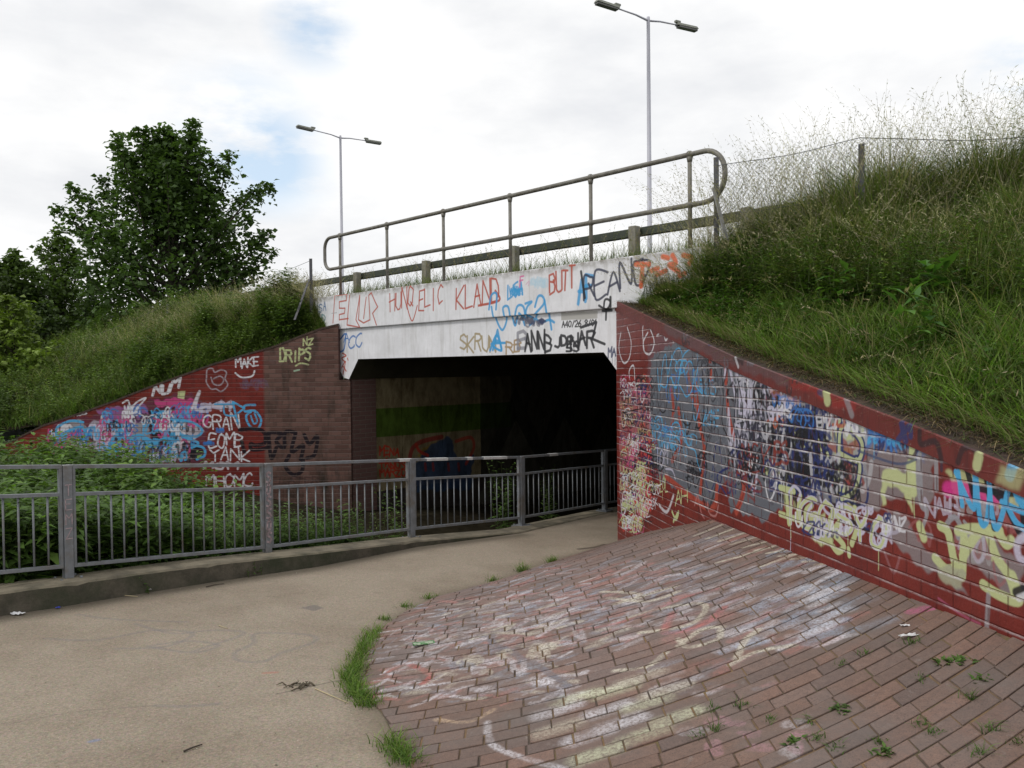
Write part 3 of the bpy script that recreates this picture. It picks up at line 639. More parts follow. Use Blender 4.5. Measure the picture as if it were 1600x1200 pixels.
T.text('LOL', (1031, 768), (1043, 766), 22, LIME, .022, .95, .1); T.text('AH', (1054, 790), (1074, 786), 22, LIME, .028, .95, .1)
T.path([(1050, 800), (1056, 812), (1060, 800), (1052, 815)], LIME, .05, .3)
T.path([(1030, 790), (1042, 800), (1052, 775)], WHITE, .05, .7, .75); T.path([(1085, 790), (1090, 775), (1095, 800), (1100, 810)], (.4, .15, .14), .03, .5, .8)
T.path([(1105, 785), (1108, 802), (1118, 806), (1122, 790)], (.4, .18, .17), .03, .5, .8)
T.text('TOM', (1024, 730), (1044, 728), 26, LIL, .02, .8, .12); T.path([(1040, 733), (1050, 735), (1055, 748)], LIL, .03, .5, .8)
T.scribble(1068, 725, 1092, 755, 8, [BLACK], .02, .03, 18, .95, 1.6)
# row of pale letters low on the wall
for q in [[(1218, 762), (1240, 768)], [(1228, 765), (1232, 818)], [(1218, 803), (1245, 812)], [(1250, 775), (1246, 805), (1254, 822)], [(1268, 790), (1258, 800), (1260, 820), (1268, 830), (1276, 815)], [(1305, 802), (1296, 812), (1300, 832), (1312, 845), (1318, 855), (1308, 862), (1298, 850)], [(1300, 800), (1312, 812), (1300, 830)], [(1335, 795), (1338, 825), (1330, 850)]]:
    T.path(q, LIME, .07, .3, .95)
T.poly([(1262, 805), (1290, 800), (1300, 850), (1275, 850), (1262, 832)], LIME, .85, 4, 3)
for q in [[(1232, 770), (1240, 760), (1250, 770), (1246, 782)], [(1268, 790), (1262, 800), (1260, 815), (1264, 820)], [(1270, 820), (1273, 840), (1282, 835), (1280, 815), (1273, 818)], [(1326, 805), (1332, 820), (1340, 825)], [(1345, 815), (1352, 818), (1348, 832), (1340, 835)], [(1372, 820), (1364, 835), (1370, 855), (1382, 850), (1384, 830), (1372, 820)], [(1318, 800), (1325, 830)]]:
    T.path(q, LIL, .035, .6, .92)
T.path([(1313, 814), (1330, 815), (1345, 824), (1362, 833), (1378, 839)], BLACK, .045, .2); T.path([(1325, 858), (1326, 868)], LIME, .06, .3)
T.poly([(1275, 820), (1281, 820), (1280, 838), (1274, 838)], NAVY, .9, 2)
T.piece('IGOSYO', (1222, 815), (1385, 862), 46, LIME, LIL, .035, .012, .06)
T.scribble(1225, 790, 1380, 850, 14, [WHITE, LIL, NAVY], .018, .03, 26, .9, 1.1)
# pale A and 8 at mid right
T.poly([(1376, 735), (1388, 732), (1412, 740), (1424, 700), (1430, 720), (1425, 800), (1412, 770), (1385, 760), (1384, 790), (1378, 790)], LIME, .92, 3, 2)
T.path([(1424, 700), (1427, 770)], LIME, .08, .3); T.path([(1438, 700), (1432, 740), (1438, 790), (1448, 800), (1440, 830), (1455, 838)], GREY, .04, .4, .8)
for q in [[(1437, 700), (1448, 690), (1460, 705), (1462, 765)], [(1436, 710), (1438, 770)], [(1480, 830), (1478, 820), (1490, 808), (1500, 825), (1496, 840)]]: T.path(q, GREY, .05, .4, .85)
T.path([(1436, 822), (1442, 840)], LIME, .09, .3); T.path([(1505, 815), (1512, 825), (1510, 840)], GREY, .03, .4, .8)
# JPS
for q in [[(1468, 822), (1480, 832), (1488, 870), (1492, 885), (1478, 890), (1460, 872)], [(1505, 840), (1502, 900)], [(1503, 870), (1525, 835), (1540, 830), (1555, 870), (1575, 900), (1585, 930)], [(1495, 830), (1520, 826), (1560, 830)], [(1535, 914), (1560, 930), (1590, 938), (1580, 900)], [(1560, 835), (1570, 850), (1578, 845)]]:
    T.path(q, LIME, .085, .25, .95)
T.poly([(1460, 880), (1506, 895), (1505, 925), (1480, 918)], (.34, .34, .24), .85, 4, 3)
# blue N A K S with black shadow on pale green, magenta blob
T.poly([(1474, 740), (1510, 725), (1530, 715), (1600, 722), (1600, 790), (1560, 790), (1520, 780), (1490, 770)], LIME, .75, 4, 4)
T.path([(1480, 765), (1500, 765), (1530, 772), (1555, 775)], (.55, .03, .22), .13, .4, .9)
T.poly([(1520, 780), (1548, 785), (1545, 820), (1530, 815)], GREY, .8, 3, 2)
for q in [[(1508, 728), (1530, 810), (1536, 815)], [(1518, 760), (1550, 768), (1596, 772)], [(1552, 732), (1548, 760), (1566, 780), (1560, 735), (1552, 730)], [(1538, 735), (1552, 825)], [(1570, 790), (1590, 830)], [(1585, 740), (1600, 765)], [(1595, 790), (1600, 830)]]:
    T.path(q, BLACK, .06, .2, .97)
for q in [[(1496, 738), (1502, 790)], [(1492, 738), (1520, 795), (1522, 730), (1530, 812), (1540, 815), (1545, 770)], [(1520, 730), (1540, 728), (1548, 800), (1556, 826), (1568, 790), (1582, 722)], [(1568, 760), (1600, 748)], [(1564, 785), (1600, 800), (1585, 770), (1600, 760)], [(1570, 785), (1585, 815), (1606, 832)]]:
    T.path(q, CYAN, .05, .2, .97)
T.poly([(1580, 760), (1600, 748), (1600, 800), (1585, 785)], CYAN, .9, 2)
T.path([(1600, 838), (1588, 850), (1590, 870), (1600, 878)], LIL, .06, .6, .85); T.path([(1586, 926), (1602, 920)], BLACK, .07, .3); T.path([(1590, 935), (1602, 930)], WHITE, .05, .5, .8)
T.path([(1543, 930), (1540, 985)], GREY, .045, .5, .7); T.path([(1465, 935), (1500, 960), (1530, 975)], (.42, .1, .2), .02, .8, .5); T.path([(1380, 860), (1395, 895), (1405, 870)], (.28, .12, .13), .03, .6, .6)
T.path([(1340, 705), (1400, 725), (1430, 718)], (.05, .07, .14), .025, .4, .8); T.scribble(1355, 660, 1400, 690, 9, [BLUE, BLUE, CYAN], .02, .03, 26, .8, 1.2)
# coping band scribbles
for q in [[(1420, 660), (1410, 700), (1425, 715), (1440, 680)], [(1436, 690), (1455, 688), (1468, 710), (1470, 735)], [(1498, 720), (1505, 705), (1520, 705), (1530, 720)], [(1262, 600), (1258, 618), (1275, 625)], [(1300, 625), (1310, 640)], [(1215, 592), (1240, 604)], [(1075, 520), (1090, 530)]]:
    T.path(q, (.05, .03, .05), .035, .5, .85)
T.poly([(1195, 590), (1260, 610), (1255, 630), (1205, 615)], (.4, .13, .05), .5, 6, 4)
T.scribble(1190, 575, 1270, 620, 12, [RED, BLACK, GREY, WHITE, (.45, .2, .05)], .015, .03, 26, .8, 1)
T.scribble(1080, 530, 1180, 580, 22, [BLACK, SLATE, BLACK, GREY], .02, .035, 22, .8, 1.1)
T.path([(1345, 620), (1352, 640)], GREY, .06, .4, .8)

TC = Tex(-.1, 7.6, -.9, 2.8, 120, wmap, (.17, .02, .015)); T = TC; T.rng = random.Random(9)
T.poly([(1040, 505), (1120, 540), (1235, 590), (1232, 606), (1110, 560), (1040, 520)], (.10, .07, .08), .6, 4, 2)
T.poly([(1235, 590), (1340, 630), (1338, 648), (1235, 606)], (.28, .02, .015), .7, 4, 2)
T.scribble(1060, 520, 1180, 570, 16, [BLACK, SLATE, NAVY], .02, .035, 18, .75, 1.1); T.scribble(1225, 592, 1330, 630, 12, [BLACK, NAVY, SLATE], .02, .035, 16, .75, 1.)
T.path([(1290, 600), (1294, 628)], LIME, .08, .3); T.path([(1322, 622), (1332, 650)], GREY, .05, .4, .7); T.path([(1410, 665), (1416, 690)], NAVY, .05, .3); T.path([(1404, 690), (1422, 668), (1424, 684)], NAVY, .04, .3)
T.path([(1438, 676), (1440, 696), (1462, 692), (1470, 712), (1472, 730)], BLACK, .035, .5, .85); T.path([(1498, 724), (1504, 706), (1516, 700), (1530, 712)], BLACK, .035, .5, .8); T.path([(1578, 745), (1585, 725)], CYAN, .06, .3); T.poly([(1560, 728), (1600, 735), (1600, 770), (1560, 755)], LIME, .6, 3, 2)
T.path([(1527, 730), (1530, 716)], LIME, .06, .3); T.path([(1150, 560), (1155, 575)], WHITE, .03, .5, .7)
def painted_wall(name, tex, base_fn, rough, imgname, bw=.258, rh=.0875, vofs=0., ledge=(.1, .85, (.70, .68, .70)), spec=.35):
    mt, t, p = mat(name); uvv = uvnode(t)
    mpn = nd(t, 'ShaderNodeMapping'); mpn.inputs['Location'].default_value = (.07, vofs, 0); t.links.new(uvv, mpn.inputs[0]); bv = mpn.outputs[0]
    wob = nd(t, 'ShaderNodeTexNoise', i_Scale=7.); t.links.new(uvv, wob.inputs['Vector'])
    wv = nd(t, 'ShaderNodeVectorMath', operation='MULTIPLY_ADD'); t.links.new(wob.outputs['Color'], wv.inputs[0]); wv.inputs[1].default_value = (.008, .008, 0); t.links.new(bv, wv.inputs[2])
    b = brick(t, wv.outputs[0], bw, rh, .0065, .6, (.0, .0, .0), (1., 1., 1.))
    c = base_fn(t, uvv, b)
    im = tex.node(t, uvv, imgname)
    cov = math_(t, 'MULTIPLY', im.outputs['Alpha'], math_(t, 'SUBTRACT', 1., math_(t, 'MULTIPLY', b.outputs['Fac'], .35)))
    c = mixc(t, cov, c, im.outputs['Color'])
    # sky glint on each bed-joint ledge painted into the colour, with pale residue
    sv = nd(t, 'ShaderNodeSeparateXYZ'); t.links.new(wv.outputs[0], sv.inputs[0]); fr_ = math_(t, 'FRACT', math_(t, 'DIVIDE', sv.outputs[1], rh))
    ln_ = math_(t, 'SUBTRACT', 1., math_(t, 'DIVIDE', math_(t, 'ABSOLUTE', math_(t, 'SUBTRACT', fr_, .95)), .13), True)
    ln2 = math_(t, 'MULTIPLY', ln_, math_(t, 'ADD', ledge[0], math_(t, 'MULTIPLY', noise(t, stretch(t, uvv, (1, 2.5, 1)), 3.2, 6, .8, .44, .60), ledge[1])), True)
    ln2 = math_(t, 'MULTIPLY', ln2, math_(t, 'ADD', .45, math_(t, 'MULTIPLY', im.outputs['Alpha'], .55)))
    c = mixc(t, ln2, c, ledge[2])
    c = mixc(t, noise(t, uvv, 22, 6, .75, .64, .85), c, mixc(t, .35, c, (.3, .26, .25))); p.inputs['Specular IOR Level'].default_value = spec
    t.links.new(c, p.inputs['Base Color']); p.inputs['Roughness'].default_value = rough
    hgt = math_(t, 'SUBTRACT', math_(t, 'MULTIPLY', noise(t, uvv, 45, 4, .6, .2, .8), .18), b.outputs['Fac'])
    bump(t, p, hgt, 1., .010)
    return mt
def red_base(t, uvv, b):
    c = mixc(t, noise(t, uvv, 2.2, 5, .6), (.135, .018, .014), (.18, .027, .020))
    c = mixc(t, noise(t, stretch(t, uvv, (6, 1, 1)), 2, 5, .7, .5, .75), c, (.09, .018, .016))
    return c
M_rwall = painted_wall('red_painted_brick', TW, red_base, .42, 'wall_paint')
M_cop_top = simple('coping_top', (.075, .045, .032), .95, var=.6, scale=14, bmp=1., dirt=(.025, .022, .014))
def wuv(co): q = co[:, :2]-BC; return np.stack([q@WD, co[:, 2]], 1)
ww = empty('brick_wing_wall', (*WP(3, -.5)[:2], 0)); tag(ww, 'red painted brick wing wall covered in graffiti, right of the underpass mouth', 'wall', 'brick wing walls of the underpass')
CT = .135
mb = MB(); pl = [WP(-.01, -1.2)]+[WP(a, z-CT) for a, z in TOP]+[WP(10.5, -1.2)]
mb.prism(pl, np.append(-WN*.33, 0)); mb.build('wall', M_rwall, ww, uv=wuv, fixn=True)
mt, t, p = mat('coping_paint'); uvv = uvnode(t); b = brick(t, uvv, .0875, .6, .005, .5)
c = mixc(t, 1., red_base(t, uvv, b), (.8, .8, .85), 'MULTIPLY'); im = TC.node(t, uvv, 'coping_marks'); c = mixc(t, math_(t, 'MULTIPLY', im.outputs['Alpha'], .9), c, im.outputs['Color'])
c = mixc(t, noise(t, uvv, 25, 6, .7, .6, .75), c, (.3, .2, .19)); t.links.new(c, p.inputs['Base Color']); p.inputs['Roughness'].default_value = .5
bump(t, p, math_(t, 'MULTIPLY', b.outputs['Fac'], -1.), .5, .005); M_cope = mt
mb = MB(); vs = []
for i, (a, z) in enumerate(TOP): vs += [WP(a, z-CT+.002, .012), WP(a, z-.008, .012), WP(a, z, .004), WP(a, z+.01, -.36), WP(a, z-CT, -.36)]
nT = len(TOP)
for i in range(nT-1):
    for k in range(4): mb.add([vs[i*5+k], vs[i*5+k+1], vs[i*5+k+6], vs[i*5+k+5]], [(0, 1, 2, 3)], 1 if k >= 2 else 0)
    mb.add([vs[i*5], vs[i*5+5], vs[i*5+9], vs[i*5+4]], [(0, 1, 2, 3)], 0)
mb.add(vs[:5], [(0, 1, 2, 3, 4)], 0)
mb.build('coping', [M_cope, M_cop_top], ww, uv=wuv)

# ------------------------------------------------------------------ left wing wall
L0 = np.array([-2.975, 14.95]); LD = np.array([-1, .06]); LD = LD/np.linalg.norm(LD); LN = np.array([-LD[1], LD[0]]); LN = -LN if LN[1] > 0 else LN
def LP(a, z, d=0.): p = L0+LD*a+LN*d; return np.array([p[0], p[1], z])
def lmap(px, py): P = hit(px, py, (*L0, 0), (*LN, 0)); return float(np.dot(P[:2]-L0, LD)), float(P[2])
TL = Tex(-.2, 7.8, -1.2, 2.8, 150, lmap, (.15, .03, .025)); T = TL; T.rng = random.Random(21)
T.poly([(70, 700), (85, 662), (140, 650), (200, 635), (240, 625), (300, 612), (325, 640), (322, 725), (250, 735), (85, 720)], (.09, .04, .08), .5, 6, 4)
for pg, cl in [([(88, 672), (125, 655), (135, 668), (110, 680), (90, 682)], GREY), ([(140, 660), (185, 655), (190, 710), (145, 705)], (.33, .3, .36)), ([(195, 660), (235, 655), (230, 710), (200, 705)], GREY), ([(270, 660), (300, 655), (318, 675), (300, 690), (312, 715), (280, 720)], (.42, .4, .45)),
               ([(80, 690), (130, 670), (125, 712), (75, 712)], MAG), ([(240, 625), (300, 622), (315, 640), (290, 655), (245, 640)], MAG), ([(150, 640), (230, 632), (240, 660), (170, 665)], (.25, .1, .25)),
               ([(232, 640), (275, 635), (275, 700), (238, 690)], BLACK), ([(178, 655), (190, 655), (188, 705), (180, 705)], BLACK), ([(295, 690), (322, 700), (318, 718), (300, 720)], BLACK)]:
    T.poly(pg, cl, .88, 3, 3)
T.scribble(75, 665, 300, 715, 95, [CYAN, BLUE, MAG, WHITE, BLACK, CYAN, LIL], .02, .045, 30, .9, 1.1)
T.scribble(150, 640, 300, 670, 45, [CYAN, MAG, BLUE, WHITE, BLACK], .02, .04, 28, .9, 1.)
for q in [[(88, 680), (90, 668), (110, 658), (130, 660)], [(90, 684), (110, 672), (128, 668), (135, 680)], [(268, 655), (300, 660), (316, 672), (308, 682), (285, 682), (310, 692), (300, 700)], [(300, 695), (318, 700), (320, 712), (308, 718)], [(200, 685), (220, 680), (240, 690), (260, 685), (275, 690)]]:
    T.path(q, CYAN, .045, .3, .95)
T.poly([(278, 612), (290, 611), (288, 624), (278, 622)], LIME, .95, 2)
T.text('NUM', (237, 622), (280, 606), 16, WHITE, .05, .85, .15, lean=.2); T.text('ONUS', (108, 652), (136, 647), 7, WHITE, .02, .85, .1)
T.path([(192, 630), (200, 626), (205, 636), (215, 628), (228, 622), (218, 634)], WHITE, .03, .5, .85); T.path([(300, 640), (312, 612), (306, 640), (330, 634), (362, 636)], WHITE, .045, .7, .8)
T.path([(318, 640), (340, 628), (362, 640)], BLACK, .03, .6, .6)
T.text('BKM', (312, 644), (362, 640), 12, LIL, .05, .75, .15)
T.text('GRAN', (318, 668), (375, 670), 22, WHITE, .028, .92, .12, True); T.text('EOMB', (326, 698), (380, 698), 20, WHITE, .03, .95, .1, True)
T.text('YANK', (327, 722), (392, 720), 20, WHITE, .028, .95, .14); T.text('MHOMC', (322, 762), (396, 760), 20, WHITE, .03, .85, .12, True); T.text('MOM', (318, 734), (372, 732), 10, WHITE, .04, .7, .15, True)
T.path([(336, 632), (366, 632)], CYAN, .03, .2); T.path([(350, 634), (352, 648), (368, 650)], CYAN, .03, .2); T.path([(364, 630), (372, 662)], CYAN, .04, .2, .95, False); T.path([(364, 628), (382, 638), (372, 646)], CYAN, .035, .2, .95, False)
T.path([(399, 633), (383, 634), (383, 643), (398, 642), (408, 655), (405, 668), (397, 671), (388, 662), (385, 650), (392, 644)], CYAN, .04, .2)
T.path([(392, 650), (397, 662), (402, 658), (398, 646)], CYAN, .03, .2)
for x in (337, 318): T.scribble(x, 670+(x == 318)*20, x+10, 674+(x == 318)*20, 5, [BLUE], .02, .03, 9, .9, .8)
for q in [[(375, 672), (395, 670), (412, 675), (414, 692), (400, 696), (392, 694), (395, 703), (420, 698), (418, 678), (440, 678), (432, 690), (444, 700), (446, 676), (462, 676)], [(420, 678), (424, 716), (432, 700)], [(462, 678), (456, 706), (474, 696), (470, 718)], [(476, 680), (484, 694), (496, 682), (492, 710), (480, 716)], [(452, 712), (446, 728), (458, 742), (472, 736), (474, 718)], [(378, 690), (382, 706)]]:
    T.path(q, (.012, .009, .010), .07, .3, .97)
T.text('ELATER', (424, 756), (500, 756), 9, (.03, .02, .02), .03, .55, .15)
T.text('MAKE', (368, 575), (405, 571), 14, WHITE, .028, .9, .1); T.path([(368, 583), (378, 590), (394, 588), (398, 580)], WHITE, .03, .4, .9)
for q in [[(323, 590), (324, 578), (332, 576), (336, 582), (346, 578), (354, 582), (352, 592), (356, 602), (346, 612), (338, 608), (330, 608), (323, 598), (323, 590)], [(330, 590), (334, 600), (344, 602), (350, 594), (344, 588), (334, 592)]]: T.path(q, (.36, .33, .37), .025, .5, .7)
T.scribble(375, 595, 408, 606, 8, [(.12, .08, .12)], .025, .04, 16, .5, 1.)
T.text('DRIPS', (437, 566), (486, 562), 17, LIME, .035, .92, .1); T.text('NZ', (473, 540), (490, 537), 11, LIME, .025, .92, .15); T.path([(468, 545), (469, 546)], LIME, .04); T.path([(462, 572), (470, 568), (482, 570)], LIME, .03); T.path([(460, 580), (468, 578)], (.3, .42, .3), .03)
xr = lmap(415, 640)[0]
def left_base(t, uvv, b):
    br = mixc(t, b.outputs['Color'], (.088, .046, .037), (.145, .080, .066)); br = mixc(t, math_(t, 'MULTIPLY', b.outputs['Fac'], .5), br, (.11, .085, .065))
    br = mixc(t, noise(t, stretch(t, uvv, (2.2, .55, 1)), 1.3, 5, .65, .5, .72), br, (.020, .018, .012)); br = mixc(t, noise(t, uvv, 5, 5, .7, .55, .8), br, (.12, .08, .078))
    rd = red_base(t, uvv, b); s = nd(t, 'ShaderNodeSeparateXYZ'); t.links.new(uvv, s.inputs[0]); f = math_(t, 'GREATER_THAN', s.outputs[0], xr)
    lo = nd(t, 'ShaderNodeMapRange'); lo.inputs[1].default_value = xr; lo.inputs[2].default_value = xr+.05; t.links.new(s.outputs[0], lo.inputs[0])
    return mixc(t, lo.outputs[0], br, rd)
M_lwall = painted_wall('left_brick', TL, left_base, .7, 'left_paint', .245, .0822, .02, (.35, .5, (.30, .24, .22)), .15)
LTP = [(528, 509), (500, 516), (470, 527), (430, 543), (380, 557), (333, 571), (280, 590), (233, 607), (180, 628), (133, 645), (67, 667), (20, 690)]
LT = [lmap(*q) for q in LTP]; LT.append((LT[-1][0]+1.2, LT[-1][1]-.35))
lw = empty('brick_wing_wall', (*LP(3, 0)[:2], 0)); tag(lw, 'brick wing wall left of the underpass mouth, painted red at its sloping low end', 'wall', 'brick wing walls of the underpass')
def luv(co): q = co[:, :2]-L0; return np.stack([q@LD, co[:, 2]], 1)
mb = MB(); pl = [LP(0, -1.3), LP(0, 1.575), LP(LT[0][0], 1.575)]+[LP(a, z) for a, z in LT]+[LP(LT[-1][0], -1.3)]
mb.prism(pl, np.append(-LN*.34, 0)); mb.build('wall', M_lwall, lw, uv=luv, fixn=True)
mb = MB()
for i in range(len(LT)-1):
    (a, z), (b_, z2) = LT[i], LT[i+1]; mb.add([LP(a, z+.002, .008), LP(b_, z2+.002, .008), LP(b_, z2+.04, .006), LP(a, z+.04, .006), LP(a, z+.05, -.36), LP(b_, z2+.05, -.36), LP(a, z-.01, -.36), LP(b_, z2-.01, -.36)], [(0, 1, 2, 3), (3, 2, 5, 4), (4, 5, 7, 6), (0, 6, 7, 1)])
mb.build('coping', M_cop_top, lw)

# ------------------------------------------------------------------ bridge: parapet, beam, deck, abutments
def bmap(px, py): P = hit(px, py, (*BC, 0), (*BI, 0)); q = P[:2]-BC; return float(q@BD), float(P[2])
TB = Tex(-1.6, 7.8, 1.4, 3.3, 170, bmap, (.6, .6, .6)); T = TB; T.rng = random.Random(8); T.wk = 1.2; T.drip = .06
R1 = (.42, .07, .04); B1 = (.03, .3, .62)
for q in [[(524, 505), (527, 462), (546, 460), (545, 470), (534, 472), (534, 482), (543, 482), (542, 490), (534, 492), (534, 500), (548, 498)], [(550, 462), (546, 508), (566, 512), (560, 500), (566, 462)], [(566, 465), (564, 500), (572, 505), (582, 500), (580, 462), (584, 458), (590, 472), (594, 480), (586, 490), (592, 508)], [(576, 465), (572, 498)]]:
    T.path(q, R1, .022, .4, .9, False)
T.text('HUNQ', (612, 488), (650, 480), 30, R1, .022, .92, .1); T.text('ELIC', (658, 484), (696, 476), 30, R1, .022, .92, .12); T.path([(640, 480), (648, 502), (656, 478)], R1, .02)
T.text('KLAND', (716, 486), (784, 472), 34, R1, .024, .92, .08); T.text('BUTT', (862, 460), (903, 450), 32, R1, .024, .92, .12)
T.path([(752, 478), (784, 470), (778, 455)], R1, .03)
T.text('PUSA', (488, 490), (514, 485), 13, (.03, .12, .3), .018, .85, .12); T.text('KLAND', (488, 510), (512, 503), 12, (.03, .2, .22), .018, .85, .12)
T.path([(522, 490), (530, 489)], (.4, .4, .4), .01)
T.text('LSA', (797, 470), (822, 462), 20, B1, .025, .9, .12); T.scribble(798, 452, 815, 462, 5, [B1], .015, .025, 12, .8, 1.2)
for q in [[(768, 484), (772, 462), (780, 460), (779, 484)], [(772, 480), (776, 500), (785, 516), (792, 500), (790, 482), (798, 480), (802, 500), (806, 508), (812, 480), (822, 480), (824, 500), (815, 490), (820, 508)], [(825, 475), (835, 472), (828, 480), (826, 492), (836, 500), (828, 508)], [(840, 480), (845, 464), (852, 464), (854, 475), (838, 495), (846, 504), (858, 500), (866, 504)], [(855, 470), (862, 515)]]:
    T.path(q, B1, .03, .35, .9)
T.scribble(803, 498, 845, 506, 12, [(.03, .04, .1), (.1, .1, .14)], .02, .03, 16, .8, .8)
T.text('F', (816, 448), (823, 446), 16, (.6, .1, .3), .02, .85); T.path([(826, 445), (831, 440), (830, 447)], (.6, .3, .45), .015, .5, .6); T.scribble(832, 440, 858, 446, 7, [(.4, .58, .7)], .02, .03, 16, .45, 1)
T.text('AF', (906, 472), (932, 466), 36, B1, .04, .85, .12); T.text('REANG', (914, 468), (1012, 446), 40, (.02, .025, .06), .026, .9, .14, True); T.path([(912, 425), (918, 466)], BLACK, .03); T.path([(995, 410), (1020, 410), (1005, 450)], (.02, .02, .05), .025)
for q in [[(998, 414), (1018, 414)], [(1008, 414), (1006, 448)], [(1022, 424), (1032, 420)], [(1040, 402), (1048, 404)], [(1055, 400), (1060, 412), (1050, 415), (1064, 425)], [(1072, 400), (1085, 404), (1080, 414)], [(1030, 430), (1044, 424)], [(1066, 432), (1074, 428)]]: T.path(q, (.7, .12, .03), .05, .5, .9)
T.path([(947, 500), (949, 470), (958, 472), (952, 484), (940, 478)], BLACK, .025); T.path([(942, 486), (956, 485)], BLACK, .03); T.path([(958, 465), (958, 480)], BLACK, .03)
T.text('CC', (545, 548), (566, 540), 20, (.03, .15, .42), .028, .85, .12, True); T.path([(532, 530), (540, 522), (538, 545), (532, 550)], (.03, .15, .42), .028); T.text('A', (536, 535), (548, 533), 14, (.03, .15, .42), .02)
for q in [[(535, 552), (541, 556), (534, 560), (540, 566)], [(534, 575), (540, 565), (536, 585)], [(536, 572), (541, 580)], [(543, 560), (544, 563)]]: T.path(q, R1, .022)
T.text('SKRUN', (718, 548), (776, 549), 24, (.32, .25, .13), .026, .9, .08); T.text('A', (768, 550), (786, 548), 30, B1, .035, .9, .1); T.path([(766, 548), (776, 524), (784, 548), (768, 538), (790, 536)], B1, .03)
T.text('RB', (790, 552), (815, 550), 20, (.33, .22, .1), .024, .9, .1); T.text('B', (808, 548), (826, 547), 28, (.2, .2, .24), .04, .8, .1); T.text('ANNB', (820, 549), (862, 548), 28, BLACK, .03, .95, .12); T.text('JDP', (866, 544), (896, 540), 16, BLACK, .03, .95, .12)
T.text('SS', (884, 552), (906, 549), 14, BLACK, .025, .95, .12); T.text('NAR', (890, 546), (930, 540), 26, BLACK, .03, .95, .12); T.path([(908, 512), (932, 504), (926, 530), (945, 538)], BLACK, .03, .2, .95, False); T.text('MA', (950, 560), (963, 556), 14, (.05, .06, .12), .016, .9)
T.poly([(877, 489), (934, 486), (934, 498), (877, 501)], (.40, .39, .37), .95, 1)
T.text('A40/26.8/01', (878, 512), (934, 509), 9.5, (.03, .03, .035), .0125, .95, .0, False, 0, .2)
M_par, t, p = mat('white_painted_concrete'); uvv = uvnode(t)
c = mixc(t, noise(t, uvv, 3, 6, .65, .35, .7), (.66, .66, .69), (.78, .78, .82))
c = mixc(t, math_(t, 'MULTIPLY', noise(t, stretch(t, uvv, (9, .8, 1)), 1.3, 5, .7, .5, .75), .5), c, (.3, .28, .25)); c = mixc(t, math_(t, 'MULTIPLY', noise(t, stretch(t, uvv, (5, .6, 1)), 2.1, 6, .8, .62, .8), .3), c, (.34, .26, .19)); c = mixc(t, math_(t, 'MULTIPLY', noise(t, uvv, 1.1, 6, .7, .5, .75), .2), c, (.38, .37, .36))
s = nd(t, 'ShaderNodeSeparateXYZ'); t.links.new(uvv, s.inputs[0]); tp = nd(t, 'ShaderNodeMapRange'); tp.inputs[1].default_value = 3.03; tp.inputs[2].default_value = 3.14; t.links.new(s.outputs[1], tp.inputs[0])
c = mixc(t, math_(t, 'MULTIPLY', tp.outputs[0], noise(t, uvv, 9, 6, .7, .35, .6)), c, (.2, .18, .15))
im = TB.node(t, uvv, 'bridge_paint'); c = mixc(t, im.outputs['Alpha'], c, im.outputs['Color'])
t.links.new(c, p.inputs['Base Color']); p.inputs['Roughness'].default_value = .65; bump(t, p, noise(t, uvv, 30, 5, .7, .2, .8), .3, .006)
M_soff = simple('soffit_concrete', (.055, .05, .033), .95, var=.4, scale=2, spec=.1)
def buv(co): q = co[:, :2]-BC; return np.stack([q@BD, co[:, 2]], 1)
br = empty('road_bridge', (*BP(3, 0)[:2], 0)); tag(br, 'white painted concrete road bridge with graffiti forming the pedestrian underpass', 'bridge')
mb = MB(); mb.prism([BP(-1.35, 2.51, -.05), BP(7.58, 2.51, -.05), BP(7.58, 3.14, -.05), BP(-1.35, 3.14, -.05)], np.append(BI*.35, 0)); mb.prism([BP(6.56, 2.2, -.045), BP(7.57, 2.2, -.045), BP(7.57, 2.508, -.045), BP(6.56, 2.508, -.045)], np.append(BI*.3, 0))
mb.build('parapet', M_par, br, uv=buv, fixn=True, bevel=.012)
prof = [(6.55, 2.508), (6.55, 1.76), (6.43, 1.62), (6.25, 1.585), (5.93, 1.95), (.21, 1.95), (-.15, 1.55), (-.5, 1.55), (-.5, 2.508)]
mb = MB(); mb.prism([BP(a, z, 0) for a, z in prof], np.append(BI*.4, 0), 0, 1); mb.build('edge_beam', [M_par, M_soff], br, uv=buv, fixn=True)
prof2 = [(6.54, 2.50), (6.54, 1.77), (6.42, 1.627), (6.245, 1.59), (5.925, 1.955), (.215, 1.955), (-.15, 1.555), (-.49, 1.555), (-.49, 2.50)]
mb = MB(); mb.prism([BP(a, z, .403) for a, z in prof2], np.append(BI*21, 0)); mb.build('deck', M_soff, br, uv=buv, fixn=True)
mb = MB(); mb.prism([BP(-.5, -1.4, .34), BP(-.03, -1.4, .34), BP(-.03, 1.545, .34), BP(-.5, 1.545, .34)], np.append(BI*21, 0)); mb.build('abutment', simple('dark_brick', (.11, .07, .06), .85), br, fixn=True)
